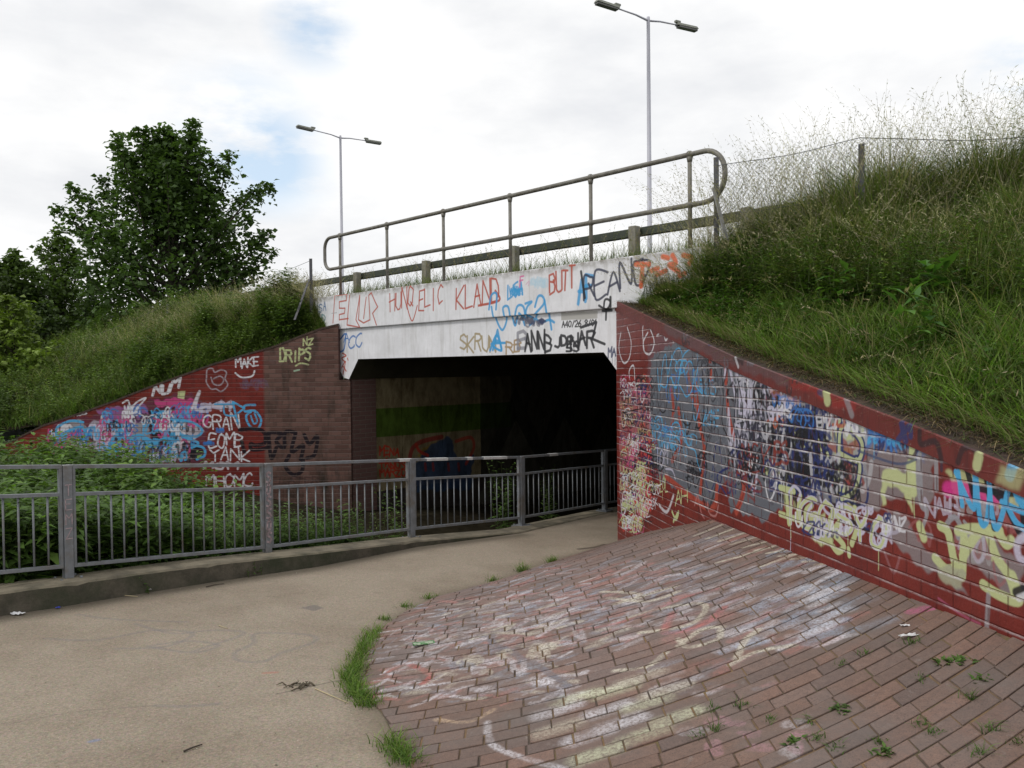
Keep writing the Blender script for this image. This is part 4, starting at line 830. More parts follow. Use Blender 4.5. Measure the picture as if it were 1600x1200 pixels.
# left abutment: brick return then painted panels
mt, t, p = mat('abutment_brick'); uvv = uvnode(t); b = brick(t, uvv, .245, .0822, .008, .3); c = mixc(t, b.outputs['Color'], (.085, .042, .036), (.13, .068, .058)); c = mixc(t, math_(t, 'MULTIPLY', b.outputs['Fac'], .7), c, (.14, .11, .09))
t.links.new(c, p.inputs['Base Color']); p.inputs['Roughness'].default_value = .85; bump(t, p, math_(t, 'MULTIPLY', b.outputs['Fac'], -1.), .7, .008); M_abr = mt
def auv(co): q = co[:, :2]-BC; return np.stack([q@BI, co[:, 2]], 1)
mb = MB(); mb.prism([BP(6.272, -1.4, .085), BP(6.272, -1.4, .60), BP(6.272, 1.60, .60), BP(6.272, 1.60, .085)], np.append(BD*.28, 0)); mb.build('abutment', M_abr, br, uv=auv, fixn=True)
def amap(px, py): P = hit(px, py, BP(6.30, 0), (*BD, 0)); q = P[:2]-BC; return float(q@BI), float(P[2])
TA = Tex(.5, 10, -1.2, 1.7, 110, amap, (.42, .37, .24)); T = TA
T.poly([(580, 500), (970, 480), (970, 900), (580, 900)], (.42, .36, .23), 1, 0)
z1, z2 = amap(588, 638)[1], amap(588, 683)[1]
def aput(u0, u1, za, zb, col):
    x0, x1 = int((u0-T.u0)*T.res), int((u1-T.u0)*T.res); y0, y1 = int((za-T.v0)*T.res), int((zb-T.v0)*T.res); T.blend(max(0, x0), x1, y0, y1, np.ones((y1-y0, x1-max(0, x0)), np.float32), col)
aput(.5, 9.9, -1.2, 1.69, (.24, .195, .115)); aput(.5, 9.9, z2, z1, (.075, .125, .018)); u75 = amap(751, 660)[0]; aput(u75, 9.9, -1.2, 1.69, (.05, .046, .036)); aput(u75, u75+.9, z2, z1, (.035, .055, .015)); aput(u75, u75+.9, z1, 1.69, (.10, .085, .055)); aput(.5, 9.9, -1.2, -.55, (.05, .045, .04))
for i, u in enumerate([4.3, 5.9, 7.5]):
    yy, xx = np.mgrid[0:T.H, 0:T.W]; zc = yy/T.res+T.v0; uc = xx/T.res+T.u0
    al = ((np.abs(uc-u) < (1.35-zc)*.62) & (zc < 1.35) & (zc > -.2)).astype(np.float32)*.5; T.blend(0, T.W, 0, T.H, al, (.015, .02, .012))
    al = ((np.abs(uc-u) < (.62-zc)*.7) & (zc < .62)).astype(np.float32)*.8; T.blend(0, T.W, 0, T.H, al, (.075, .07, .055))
T.text('MENA', (592, 712), (624, 711), 13, (.5, .04, .02), .03, .9, .14); T.text('TANOS', (592, 733), (634, 732), 12, (.5, .04, .02), .03, .9, .14); T.text('MARZO', (593, 745), (634, 744), 11, (.5, .04, .02), .03, .9, .14)
T.poly([(650, 712), (660, 700), (682, 690), (685, 710), (670, 715)], (.3, .2, .05), .9, 3, 2); T.poly([(645, 725), (660, 712), (680, 690), (695, 683), (708, 690), (712, 715), (740, 712), (735, 765), (650, 768)], (.03, .06, .13), .9, 4, 3)
T.path([(640, 716), (645, 700), (660, 690), (690, 683)], (.28, .04, .03), .09, .3, .9); T.path([(650, 695), (655, 705), (668, 712)], (.5, .05, .03), .06, .3, .9); T.path([(712, 690), (735, 684), (740, 700), (728, 725)], (.4, .05, .03), .07, .3, .8)
for x in (664, 676, 700, 716): T.path([(x, 725), (x+1, 735)], (.25, .04, .04), .06, .3, .8)
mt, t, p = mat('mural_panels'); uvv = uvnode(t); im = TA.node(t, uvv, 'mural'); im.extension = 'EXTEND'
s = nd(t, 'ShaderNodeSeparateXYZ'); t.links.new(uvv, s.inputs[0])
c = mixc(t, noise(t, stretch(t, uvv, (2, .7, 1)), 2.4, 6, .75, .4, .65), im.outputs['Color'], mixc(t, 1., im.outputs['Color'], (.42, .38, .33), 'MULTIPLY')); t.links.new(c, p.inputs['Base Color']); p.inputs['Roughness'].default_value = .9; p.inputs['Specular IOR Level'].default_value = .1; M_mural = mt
mb = MB(); mb.prism([BP(-.5, -1.5, 21.2), BP(6.8, -1.5, 21.2), BP(6.8, 2.6, 21.2), BP(-.5, 2.6, 21.2)], np.append(BI*.3, 0)); mb.build('end_light_blocker', M_soff, br, fixn=True)  # unseen wall added across the far end to darken the tunnel
js = [.60]+[amap(x, 650)[0] for x in (628, 691, 751, 803, 850, 893)]; js = js+[js[-1]+1.3*i for i in range(1, 9)]
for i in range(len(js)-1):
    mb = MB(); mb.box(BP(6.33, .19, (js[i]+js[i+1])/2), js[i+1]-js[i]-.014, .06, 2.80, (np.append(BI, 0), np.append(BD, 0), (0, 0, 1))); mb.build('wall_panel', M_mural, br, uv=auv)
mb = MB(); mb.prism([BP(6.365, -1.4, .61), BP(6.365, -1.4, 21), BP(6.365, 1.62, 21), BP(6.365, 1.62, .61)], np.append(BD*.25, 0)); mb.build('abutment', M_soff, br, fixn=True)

# ------------------------------------------------------------------ road, banks
M_tarmac = simple('tarmac', (.055, .055, .055), .9, scale=30)
mb = MB(); mb.add([BP(-60, 3.0, 3.2), BP(90, 3.0, 3.2), BP(90, 3.0, 26), BP(-60, 3.0, 26)], [(0, 1, 2, 3)]); tag(mb.build('road', M_tarmac), kind='structure')
def ruled(name, A, B, n, mt, bulge=0., extra=None):
    A = np.array(A, float); B = np.array(B, float); m_ = len(A)
    ta = np.linspace(0, 1, 60)
    ia = np.stack([np.interp(ta, np.linspace(0, 1, m_), A[:, k]) for k in range(3)], 1); ib = np.stack([np.interp(ta, np.linspace(0, 1, m_), B[:, k]) for k in range(3)], 1)
    fs = np.linspace(0, 1, n)
    def S(i, f):
        a = np.stack([np.interp(i, ta, ia[:, k]) for k in range(3)], -1); b_ = np.stack([np.interp(i, ta, ib[:, k]) for k in range(3)], -1); f = np.asarray(f)
        P = a*(1-f[..., None])+b_*f[..., None]; P[..., 2] += bulge*np.sin(np.pi*f)+.035*np.sin(P[..., 0]*3.1+P[..., 1]*1.7)*np.sin(np.pi*f)+.03*np.sin(P[..., 1]*4.3-P[..., 0]*2)*np.sin(np.pi*f)
        return P
    I, Fg = np.meshgrid(ta, fs, indexing='ij'); P = S(I, Fg).reshape(-1, 3)
    Q = [(i*n+k, (i+1)*n+k, (i+1)*n+k+1, i*n+k+1) for i in range(59) for k in range(n-1)]
    mb = MB(); mb.add(P, Q, 0, True); o = mb.build(name, mt); tag(o, kind='structure')
    return S
fenceA = dep(1117, 345, 9.25); fenceB = dep(1343, 395, 8.1); fenceC = dep(1610, 410, 7.7)
wt = lambda a: float(np.interp(a, [q[0] for q in TOP], [q[1] for q in TOP]))
RA = [WP(a, wt(a)+.01, -.34) for a in (0., .6, 1.6, 3.2, 4.8, 6.4, 8.2, 10.4)]
RB = [BP(-.45, 2.50, -.12), BP(-1.05, 2.55, -.12), (2.75, 8.85, 2.86), (3.6, 8.15, 2.92), (4.7, 7.75, 3.0), (6.2, 6.9, 3.05), (8.6, 4.8, 3.1), (12.5, 1.0, 3.1)]
SR = ruled('embankment', RA, RB, 16, M_soil, .05)
RC = [BP(-.7, 2.4, .25), BP(-1.45, 2.95, .6), BP(-2.4, 3.08, 1.2), BP(-3.6, 3.2, 1.3), BP(-5, 3.25, 1.4), BP(-8, 3.25, 1.4), BP(-12, 3.25, 1.4), BP(-19, 3.25, 1.4)]
SR2 = ruled('embankment_top', RB, RC, 8, M_soil, .02)
LA = [LP(LT[0][0]+.02, 2.55, -.34)]+[LP(LT[i][0], LT[i][1]+.05, -.34) for i in (2, 4, 6, 8, 10)]+[LP(9, .35, -.34), LP(12.5, .15, -1.5), LP(24, 0, -12), LP(48, -.2, -35)]
LB = [BP(7.3, 2.9, -.0), BP(8.2, 3.05, 0), BP(9.3, 3.05, 0), BP(10.6, 3.05, 0), BP(12, 3.05, 0), BP(14, 3.05, 0), BP(17, 3.05, 0), BP(22, 3.05, 0), BP(38, 3.05, 0), BP(70, 3.05, 0)]
SL = ruled('embankment', LA, LB, 16, M_soil, .12)
LC = [BP(t_, 3.05, 3.2) for t_ in (7.0, 8.2, 9.3, 10.6, 12, 14, 17, 22, 38, 70)]
ruled('embankment_top', LB, LC, 5, M_soil)
mb = MB(); mb.add([BP(-1.3, 3.06, .31), BP(7.55, 3.06, .31), BP(7.55, 3.12, 3.2), BP(-1.3, 3.12, 3.2)], [(0, 1, 2, 3)]); tag(mb.build('road_verge', M_soil), kind='structure')

# ------------------------------------------------------------------ handrail on the parapet
M_gal = simple('weathered_rail_paint', (.19, .18, .155), .5, var=.35, scale=14, dirt=(.10, .08, .055))
hr = empty('handrail', BP(3, 3.14)); tag(hr, 'tubular two rail handrail with looped ends on top of the white bridge parapet', 'handrail')
ht = [bmap(x, y)[0] for x, y in [(523, 418), (596, 400), (684, 385), (788, 365), (914, 345), (1069, 317)]]
zt_, zm_ = 4.28, 3.68; w_ = .12
def arc(c_t, c_z, r, a0, a1, n=8): return [(c_t+r*math.cos(math.radians(a0+(a1-a0)*i/n)), c_z+r*math.sin(math.radians(a0+(a1-a0)*i/n))) for i in range(n+1)]
tL = bmap(499, 400)[0]; tR = bmap(1124, 280)[0]; rr = .2
loop = [(ht[2], zm_)]+[(tL-rr, zm_)]+arc(tL-rr, zm_+rr, rr, -90, 0)[1:]+arc(tL-rr, zt_-rr, rr, 0, 90)+[(t_, zt_) for t_ in ht[:]]+arc(tR+.28, zt_-.28, .28, 90, 180)+arc(tR+.28, zm_+.28, .28, 180, 270)+[(ht[5], zm_), (ht[2], zm_)]
mb = MB(); mb.tube([BP(a, z, w_) for a, z in loop], .031, 12); mb.build('rail', M_gal, hr)
for t_ in ht:
    mb = MB(); mb.tube([BP(t_, 3.05, w_), BP(t_, zt_, w_)], .026, 10); mb.ball(BP(t_, zt_, w_), .047); mb.ball(BP(t_, zm_, w_), .047); mb.tube([BP(t_, zt_-.09, w_), BP(t_, zt_-.03, w_)], [.028, .040], 10); mb.build('post', M_gal, hr)

# ------------------------------------------------------------------ vehicle safety barrier behind
M_zinc = simple('galvanised_steel', (.035, .045, .03), .6, 0, scale=5, dirt=(.08, .085, .07)); M_post = simple('barrier_post', (.25, .24, .2), .85, scale=10, dirt=(.15, .14, .1))
sb = empty('crash_barrier', BP(3, 3.1, 1.4)); tag(sb, 'steel vehicle crash barrier on short posts along the road behind the handrail', 'crash barrier')
mb = MB(); zb = 3.77
mb.prism([BP(-14, zb-.115, 1.33), BP(-14, zb, 1.33), BP(-14, zb, 1.45), BP(-14, zb-.115, 1.45)], np.append(BD*84, 0))
mb.build('barrier_rail', M_zinc, sb)
def gt(px, py): P = hit(px, py, BP(0, 0, 1.3), (*BI, 0)); return float((P[:2]-BC)@BD)
g0, g1, g2_, g3_ = gt(995, 370), gt(808, 400), gt(670, 430), gt(562, 445)
for t_ in [g0-3.6, g0-1.8, g0, g1, g2_, g3_, g3_+1.9, g3_+4, g3_+6.5, g3_+9]:
    mb = MB(); mb.box(BP(t_, 3.41, 1.24), .13, .12, .74, (np.append(BD, 0), np.append(BI, 0), (0, 0, 1))); mb.build('barrier_post', M_post, sb, bevel=.01)

# ------------------------------------------------------------------ street lamps
M_pole = simple('lamp_pole_paint', (.46, .46, .52), .5, var=.1, scale=2); M_head = simple('lamp_head', (.22, .23, .19), .5, var=.2)
M_lens = simple('lamp_lens', (.1, .1, .09), .2)
def lamp(p, label, ztop=13.05, ang=44., hc=1.8):
    o = empty('street_lamp', p); tag(o, label, 'street lamp', 'double headed street lamps along the road')
    x, y, z0 = p; ax = np.array([math.cos(math.radians(ang)), math.sin(math.radians(ang)), 0.]); bx = np.array([-ax[1], ax[0], 0.]); H = np.array([x, y, ztop])
    mb = MB(); mb.tube([(x, y, z0), (x, y, z0+1.5), (x, y, z0+1.52), (x, y, ztop-.1), (x, y, ztop)], [.12, .12, .08, .055, .05], 12); mb.build('pole', M_pole, o)
    for s_ in (1, -1):
        mb = MB(); mb.tube([H-np.array([0, 0, .12]), H+ax*.5*s_-np.array([0, 0, .04]), H+ax*(hc-.4)*s_+np.array([0, 0, .0])], [.035, .028, .022], 8); mb.build('arm', M_pole, o)
        d = ax*s_*.999+np.array([0, 0, .03]); d /= np.linalg.norm(d); sd_ = bx; up = np.cross(d, sd_); up = up if up[2] > 0 else -up
        c_ = H+ax*hc*s_+np.array([0, 0, .0])
        mb = MB(); pf_ = [(-.42, -.09, 0), (.45, -.11, 0), (.45, .11, 0), (-.42, .09, 0), (-.42, -.06, .08), (.41, -.08, .08), (.41, .08, .08), (-.42, .06, .08)]
        mb.add([c_+d*a+sd_*b_+up*e for a, b_, e in pf_], [(0, 1, 2, 3), (4, 7, 6, 5), (0, 4, 5, 1), (1, 5, 6, 2), (2, 6, 7, 3), (3, 7, 4, 0)]); mb.box(c_-d*.38+up*.12, .2, .1, .06, (d, sd_, up))
        h = mb.build('lamp_head', M_head, o, fixn=True); mb = MB(); mb.box(c_+d*.03-up*.035, .8, .17, .066, (d, sd_, up)); ln_ = mb.build('lens', M_lens, None, bevel=.01)
        ln_.parent = h; ln_.matrix_parent_inverse = Matrix.Identity(4)
    return o
LB0 = dep(1015, 345, 26.0); lamp((LB0[0], LB0[1], 3.0), 'tallest looking grey double headed street lamp above the right half of the handrail', 12.86, 31., 1.62)
LB1 = dep(534, 375, 39.0); lamp((LB1[0], LB1[1], 3.0), 'smaller grey double headed street lamp above the left end of the handrail', 12.95, 41., 1.8)
LB2 = dep(140, 375, 66.0); lamp((LB2[0], LB2[1], 3.0), 'far street lamp whose head just shows above the trees at the left', 12.9)

# ------------------------------------------------------------------ pedestrian guard railing
M_rail = simple('grey_rail_paint', (.20, .215, .235), .42, var=.25, scale=14, dirt=(.14, .12, .10))
gr = empty('guard_railing', (-1.3, 10, -.3)); tag(gr, 'grey steel guard railing with upright bars on the kerb, curving into the underpass', 'railing')
PB = [dep(107, 906.5, 7.0), dep(418, 873, 8.47), dep(643, 842, 10.08), dep(815, 822, 11.55), dep(945, 798, 13.23)]
PB = [PB[0]+(PB[0]-PB[1])*1.02]+PB+[BP(2.05, PB[4][2]-.06, 4.1), BP(2.12, PB[4][2]-.12, 6.1)]
def rail_beam(mb, a, b, hw, hh):
    d = b-a; l = np.linalg.norm(d); d /= l; s_ = np.cross(d, (0, 0, 1.)); s_ /= np.linalg.norm(s_); mb.box((a+b)/2, l, hw, hh, (d, s_, np.cross(s_, d)))
TR = Tex(0, 1, 0, 1, 10, lambda a, b: (a, b), (1, 1, 1))
M_chalk = simple('chalk_paint', (.42, .33, .35), .8, var=.3, scale=30); M_wpaint = simple('white_splash', (.6, .6, .6), .7)
for i, P in enumerate(PB):
    if i == 7: continue
    j = min(i+1, len(PB)-1); d = PB[j]-PB[max(i-1, 0)]; d[2] = 0; d /= np.linalg.norm(d); s_ = np.cross(d, (0, 0, 1.))
    mb = MB(); mb.box(P+np.array([0, 0, .505]), .075, .07, .99, (d, s_, (0, 0, 1))); po = mb.build('post', M_rail, gr, bevel=.006)
    mb = MB(); mb.box(P+np.array([0, 0, .008]), .22, .20, .016, (d, s_, (0, 0, 1)))
    for a_, b_ in ((.08, .07), (-.08, .07), (.08, -.07), (-.08, -.07)): mb.tube([P+d*a_+s_*b_+np.array([0, 0, .01]), P+d*a_+s_*b_+np.array([0, 0, .035])], .012, 6)
    mb.build('base_plate', M_rail, gr)
zo = lambda z: np.array([0, 0, z])
for i in range(len(PB)-1):
    a, b = PB[i].copy(), PB[i+1].copy(); d = b-a; l = np.linalg.norm(d); d /= l; g_ = .042
    a2, b2 = a+d*g_, b-d*g_; s_ = np.cross(d, (0, 0, 1.)); s_ /= np.linalg.norm(s_)
    mb = MB(); rail_beam(mb, a2+zo(.985), b2+zo(.985), .05, .032); rail_beam(mb, a2+zo(.745), b2+zo(.745), .04, .03); rail_beam(mb, a2+zo(.125), b2+zo(.125), .04, .03)
    for e in (a2+d*.012, b2-d*.012): mb.box(e+zo(.54), .024, .044, .86, (d, s_, (0, 0, 1)))
    for e in (a2, b2):
        for zz in (.28, .5, .65, .85): mb.tube([e+zo(zz)-s_*.045, e+zo(zz)-s_*.028], .009, 6)
    pn = mb.build('panel', M_rail, gr, bevel=.002)
    for k in range(16):
        q = a2+(b2-a2)*(k+1)/17; mb = MB(); mb.tube([q+zo(.13), q+zo(.74)], .0085, 6); bo = mb.build('baluster', M_rail); bo.parent = pn
# paint tags on two posts: letters T E M Z drawn as thin strokes on the post face, pinkish brush marks on the next
def post_text(P, txt, z0, dz, wd, hgt, mt, name, loops=False, thick=.008):
    c = PB[P]; d = PB[P+1]-PB[P]; d[2] = 0; d /= np.linalg.norm(d); s_ = np.cross(d, (0, 0, 1.)); off = .0375 if s_@np.array([0, -1, 0]) > 0 else -.0375
    mb = MB(); s_ = s_*(1 if off > 0 else -1)
    for i, ch in enumerate(txt):
        for pl in FONT[ch].split('|'):
            pts = [c+s_*.0375+d*((int(q[0])/8-.5)*wd)+zo(z0-dz*i+int(q[1])/9*hgt) for q in pl.split()]
            for a, b in zip(pts[:-1], pts[1:]):
                e = b-a; l = np.linalg.norm(e); e /= l; n_ = np.cross(e, s_); mb.box((a+b)/2, l+thick, thick, .002, (e, n_, s_))
    mb.build(name, mt, gr)
post_text(1, 'TEMZ', .74, .125, .05, .09, M_chalk, 'painted_letters'); post_text(2, 'SOSSOS', .80, .125, .045, .11, M_chalk, 'painted_squiggle', True, .02)
for i, f0, f1 in [(3, .12, .3), (3, .62, .85), (2, .9, 1.), (4, .3, .4), (3, .47, .52)]:
    a, b = PB[i], PB[i+1]; d = b-a; mb = MB(); A1, B1_ = a+d*f0+zo(.985), a+d*f1+zo(.985); rail_beam(mb, A1, B1_, .056, .038); mb.build('paint_splash', M_wpaint, gr, bevel=.006)

# ------------------------------------------------------------------ wire fences
M_fpost = simple('fence_post_steel', (.085, .085, .10), .6, var=.3, scale=12, dirt=(.12, .1, .08)); M_wire = simple('fence_wire', (.07, .075, .08), .5, var=.2)
M_strut = simple('strut_steel', (.27, .27, .27), .6)
def fence_panel(A, B, h, name_parent, cell=.055, r=.0022, sag=.03):
    d = B-A; l = np.linalg.norm(d[:2]); n = int(l/cell); mb = MB(); m_ = int(h/cell)
    s_ = np.cross(d, (0, 0, 1.)); s_ /= np.linalg.norm(s_)
    def pt(i, j):
        f = i/n; q = A*(1-f)+B*f; bl = .02*math.sin(f*9+j*.3); return q+zo(h*j/m_-sag*math.sin(math.pi*f)*(j/m_))+s_*bl
    for k in range(n):
        pts = [pt(k+(j % 2), j) for j in range(m_+1)]; mb.tube(pts, r, 3, smooth=False, cap=False)
        pts = [pt(k+1-(j % 2), j) for j in range(m_+1)]; mb.tube([p_+s_*.004 for p_ in pts], r, 3, smooth=False, cap=False)
    mb.tube([pt(i, m_) for i in range(0, n+1)], .004, 4, cap=False); mb.tube([pt(i, m_//2) for i in range(0, n+1)], .003, 4, cap=False)
    return mb.build('wire_mesh', M_wire, name_parent)
fr = empty('wire_fence', fenceA); tag(fr, 'rusty diamond wire mesh fence on steel posts along the top of the right grass bank', 'fence', 'wire fences on the grass banks')
def angle_post(P, h, mt, par, strut=None, ax=(1, 0)):
    ax = np.array([ax[0], ax[1], 0.]); ay = np.array([-ax[1], ax[0], 0]); w = .055; mb = MB()
    mb.box(P+zo(h/2-.15)+ax*w/2, w, .008, h+.3, (ax, ay, (0, 0, 1))); mb.box(P+zo(h/2-.15)+ay*w/2, .008, w, h+.3, (ax, ay, (0, 0, 1)))
    mb.box(P+zo(h-.03)+ax*.03-ay*.006, .014, .006, .014, (ax, ay, (0, 0, 1)))
    mb.build('post', mt, par)
    if strut is not None:
        mb = MB(); a = P+zo(h*.72); b = strut; d = b-a; l = np.linalg.norm(d); d /= l; s_ = np.cross(d, (0, 0, 1.)); s_ /= np.linalg.norm(s_); mb.box((a+b)/2-ay*.03, l, .045, .012, (d, s_, np.cross(s_, d))); mb.build('strut', M_strut if par is fr else mt, par)
fA = dep(1116, 345, 9.2); fA[2] = 2.85; hA = dep(1116, 246, 9.2)[2]-fA[2]
fB = dep(1342, 400, 8.1); hB = dep(1342, 225, 8.1)[2]-fB[2]; fC = dep(1640, 410, 7.6); hC = dep(1640, 195, 7.6)[2]-fC[2]; fD = fC+np.array([2.2, -1.2, .05])
angle_post(fA, hA, M_fpost, fr, dep(1136, 375, 9.0), (.9, -.4)); angle_post(fB, hB, M_fpost, fr, None, (.9, -.4)); angle_post(fC, hC, M_fpost, fr, None, (.9, -.4)); angle_post(fD, hC, M_fpost, fr, None, (.9, -.4))
fence_panel(fA+zo(.1), fB+zo(.1), (hA+hB)/2-.12, fr); fence_panel(fB+zo(.1), fC+zo(.1), (hB+hC)/2-.12, fr); fence_panel(fC+zo(.1), fD+zo(.1), hC-.12, fr)
fl = empty('wire_fence', dep(485, 470, 15.7)); tag(fl, 'sagging wire fence on leaning steel posts down the left grass bank', 'fence', 'wire fences on the grass banks')
gA = dep(485, 520, 15.6); gB = dep(261, 540, 20.); gC = dep(42, 612, 21.)
angle_post(gA, dep(485, 404, 15.6)[2]-gA[2], M_fpost, fl, dep(461, 500, 15.2), (1, 0)); angle_post(gB, dep(261, 475, 20)[2]-gB[2], M_strut, fl, None, (1, 0))
angle_post(gC, dep(42, 553, 21)[2]-gC[2], M_fpost, fl, dep(62, 590, 20.8), (1, 0))
mb = MB()
for hh in (.0, -.35, -.7):
    tops = [gA+zo(1.37+hh), gB+zo(1.0+hh), gC+zo(.95+hh*.8)]
    for a, b in zip(tops[:-1], tops[1:]): mb.tube([a+(b-a)*k/12-zo(.12*math.sin(math.pi*k/12)) for k in range(13)], .004, 4, cap=False)
mb.build('wire', M_wire, fl)

# ------------------------------------------------------------------ vegetation: grass on the banks
U = RNG.uniform
G1 = (.095, .15, .028); G2 = (.075, .12, .03); G3 = (.16, .17, .06); DRY = (.34, .29, .17); DEEP = (.04, .075, .02)
def pick(n, opts, wts):
    idx = RNG.choice(len(opts), n, p=np.array(wts)/sum(wts)); return np.array(opts)[idx]*RNG.normal(1, .22, n).clip(.5, 1.6)[:, None]
def grass_on(S, n, i0, i1, f0, f1, h0, h1, wd, opts, wts, lean=(.2, .9), fpow=1., az=None):
    I = U(i0, i1, n); Fq = f0+(f1-f0)*U(0, 1, n)**fpow; P = S(I, Fq)
    cl = .5+.5*np.sin(P[:, 0]*2.3+1.1*np.sin(P[:, 1]*1.9))*np.cos(P[:, 1]*2.7+P[:, 0])
    cl2 = .5+.5*np.sin(P[:, 0]*5.1+2*np.sin(P[:, 1]*3.3))*np.sin(P[:, 1]*4.7-P[:, 0]*1.3); h = U(h0, h1, n)*(.5+.55*cl+.55*cl2)
    if S is SR: h = h*np.interp(tw(P)[0], [-4.6, -3.2, -2.6, -1.7, -1.2, 1], [1.15, .9, .7, .45, .3, .28])
    if S is SR2: h = h*np.interp(tw(P)[0], [-9., -5.5, -4.2, -3.2, -1.5], [.95, 1.05, 1.15, .9, .5])
    if S is SL: h = h*np.interp(tw(P)[0], [7., 7.7, 9.], [.3, .45, 1.])
    a = U(0, 2*np.pi, n) if az is None else az+RNG.normal(0, .9, n)
    return blades(P-np.array([0, 0, .02]), h, wd*U(.6, 1.4, n), U(*lean, n), a, pick(n, opts, wts)*(.8+.4*cl[:, None]))
def seedheads(P, h, lean, az, col):
    """thin culms with a drooping plume of spikelets"""
    n = len(P); V1 = blades(P, h, np.full(n, .0035), lean, az, col); d = np.stack([np.cos(az), np.sin(az), np.zeros(n)], 1); parts = [V1]
    k = 9
    for j in range(k):
        t_ = .74+.26*j/(k-1); q = P+d*(h*lean*t_**2)[:, None]+np.array([0, 0, 1.])*(h*(t_-.35*lean*t_**2*np.clip(lean, 0, 1.6)))[:, None]
        D = RNG.normal(0, 1, (n, 3))*.6+d+np.array([0, 0, .6]); parts.append(leaves(q, D, RNG.normal(0, 1, (n, 3)), U(.02, .05, n), U(.004, .008, n), col*1.15))
    return merge(parts)
def weeds(P, h, leafn, ll, lw, col, stemcol=(.09, .12, .04), droop=.3, spread=.25):
    """leafy stems"""
    n = len(P); az = U(0, 2*np.pi, n); lean = U(.05, .35, n); d = np.stack([np.cos(az), np.sin(az), np.zeros(n)], 1)
    parts = [blades(P, h, np.full(n, .007), lean, az, np.tile(stemcol, (n, 1)))]
    for j in range(leafn):
        t_ = .12+.88*(j+1)/leafn; q = P+d*(h*lean*t_**2)[:, None]+np.array([0, 0, 1.])*(h*(t_-.35*lean*t_**2*np.clip(lean, 0, 1.6)))[:, None]
        for s_ in (0, 1):
            a = U(0, 2*np.pi, n); D = np.stack([np.cos(a), np.sin(a), U(-droop, droop+.3, n)], 1); Nn = np.stack([U(-.3, .3, n), U(-.3, .3, n), np.ones(n)], 1)
            sc = (1.15-.65*t_); parts.append(leaves(q, D, Nn, ll*U(.7, 1.3, n)*sc, lw*U(.7, 1.3, n)*sc, col*U(.75, 1.3, n)[:, None]))
    return merge(parts)
# right bank. index i along the wall (0 far .. 1 near), f from wall (0) to crest (1)
MG = [(.105, .165, .032), (.14, .195, .045), (.075, .12, .028), (.19, .20, .08), (.34, .29, .16), (.12, .135, .05)]
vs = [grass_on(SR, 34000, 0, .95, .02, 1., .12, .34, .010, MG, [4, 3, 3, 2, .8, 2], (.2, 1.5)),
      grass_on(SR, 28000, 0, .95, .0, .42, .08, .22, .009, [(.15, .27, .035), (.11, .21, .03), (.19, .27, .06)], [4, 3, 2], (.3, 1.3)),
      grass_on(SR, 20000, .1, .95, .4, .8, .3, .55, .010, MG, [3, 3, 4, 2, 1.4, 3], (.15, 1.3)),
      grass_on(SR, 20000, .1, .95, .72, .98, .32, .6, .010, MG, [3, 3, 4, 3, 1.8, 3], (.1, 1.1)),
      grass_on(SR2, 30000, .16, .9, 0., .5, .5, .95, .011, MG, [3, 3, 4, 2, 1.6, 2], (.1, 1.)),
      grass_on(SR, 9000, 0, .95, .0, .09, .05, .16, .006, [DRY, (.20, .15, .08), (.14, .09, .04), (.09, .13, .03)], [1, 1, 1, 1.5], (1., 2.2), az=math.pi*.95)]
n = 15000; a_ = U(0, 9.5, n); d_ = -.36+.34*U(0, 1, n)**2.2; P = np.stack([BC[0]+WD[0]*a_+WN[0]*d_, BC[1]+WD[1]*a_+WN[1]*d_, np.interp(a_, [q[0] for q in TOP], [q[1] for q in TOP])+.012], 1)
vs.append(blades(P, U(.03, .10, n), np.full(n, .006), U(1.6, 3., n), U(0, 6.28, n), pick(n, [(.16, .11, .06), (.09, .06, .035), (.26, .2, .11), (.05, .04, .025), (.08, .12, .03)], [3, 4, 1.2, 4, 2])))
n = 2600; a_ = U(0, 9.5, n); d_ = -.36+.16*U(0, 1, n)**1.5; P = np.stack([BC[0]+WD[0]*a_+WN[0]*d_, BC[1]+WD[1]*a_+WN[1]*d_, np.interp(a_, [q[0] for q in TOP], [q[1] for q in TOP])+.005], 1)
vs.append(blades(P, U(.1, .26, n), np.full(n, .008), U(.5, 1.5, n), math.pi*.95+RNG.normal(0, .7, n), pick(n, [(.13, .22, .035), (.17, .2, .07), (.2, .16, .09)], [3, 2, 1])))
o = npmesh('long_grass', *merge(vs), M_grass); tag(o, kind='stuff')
SH = [(.38, .34, .24), (.30, .26, .19), (.34, .32, .2), (.22, .2, .14)]
n = 1500; P = SR(U(0.22, .95, n), U(.35, 1, n)**.7); a = [seedheads(P, U(.45, .85, n), U(.3, 1.2, n), U(0, 6.28, n), pick(n, SH, [1, 1, 1, 1]))]
n = 1100; P = SR2(U(.16, .9, n), U(0, .45, n)); a.append(seedheads(P, U(.9, 1.6, n), U(.15, 1.0, n), U(0, 6.28, n), pick(n, [(.28, .25, .16), (.2, .17, .12), (.22, .23, .11)], [1, 1, 1])))
n = 700; P = SR(U(.16, .7, n), U(.85, 1., n)); a.append(seedheads(P, U(1.0, 1.45, n), U(.15, .8, n), U(0, 6.28, n), pick(n, SH, [1, 1, 1, 1])))
n = 110; P = SR(U(.02, .9, n), U(.02, .3, n)); a.append(seedheads(P, U(.35, .7, n), U(.8, 1.6, n), U(0, 6.28, n), pick(n, [(.36, .31, .2), (.3, .25, .15)], [1, 1])))
n = 110; P = SR(U(.05, .2, n), U(.3, 1., n)); a.append(seedheads(P, U(.3, .65, n), U(.4, 1.2, n), U(2.2, 4.2, n), pick(n, SH, [1, 1, 1, 1])))
o = npmesh('seeding_grass', *merge(a), M_grass); tag(o, kind='stuff')
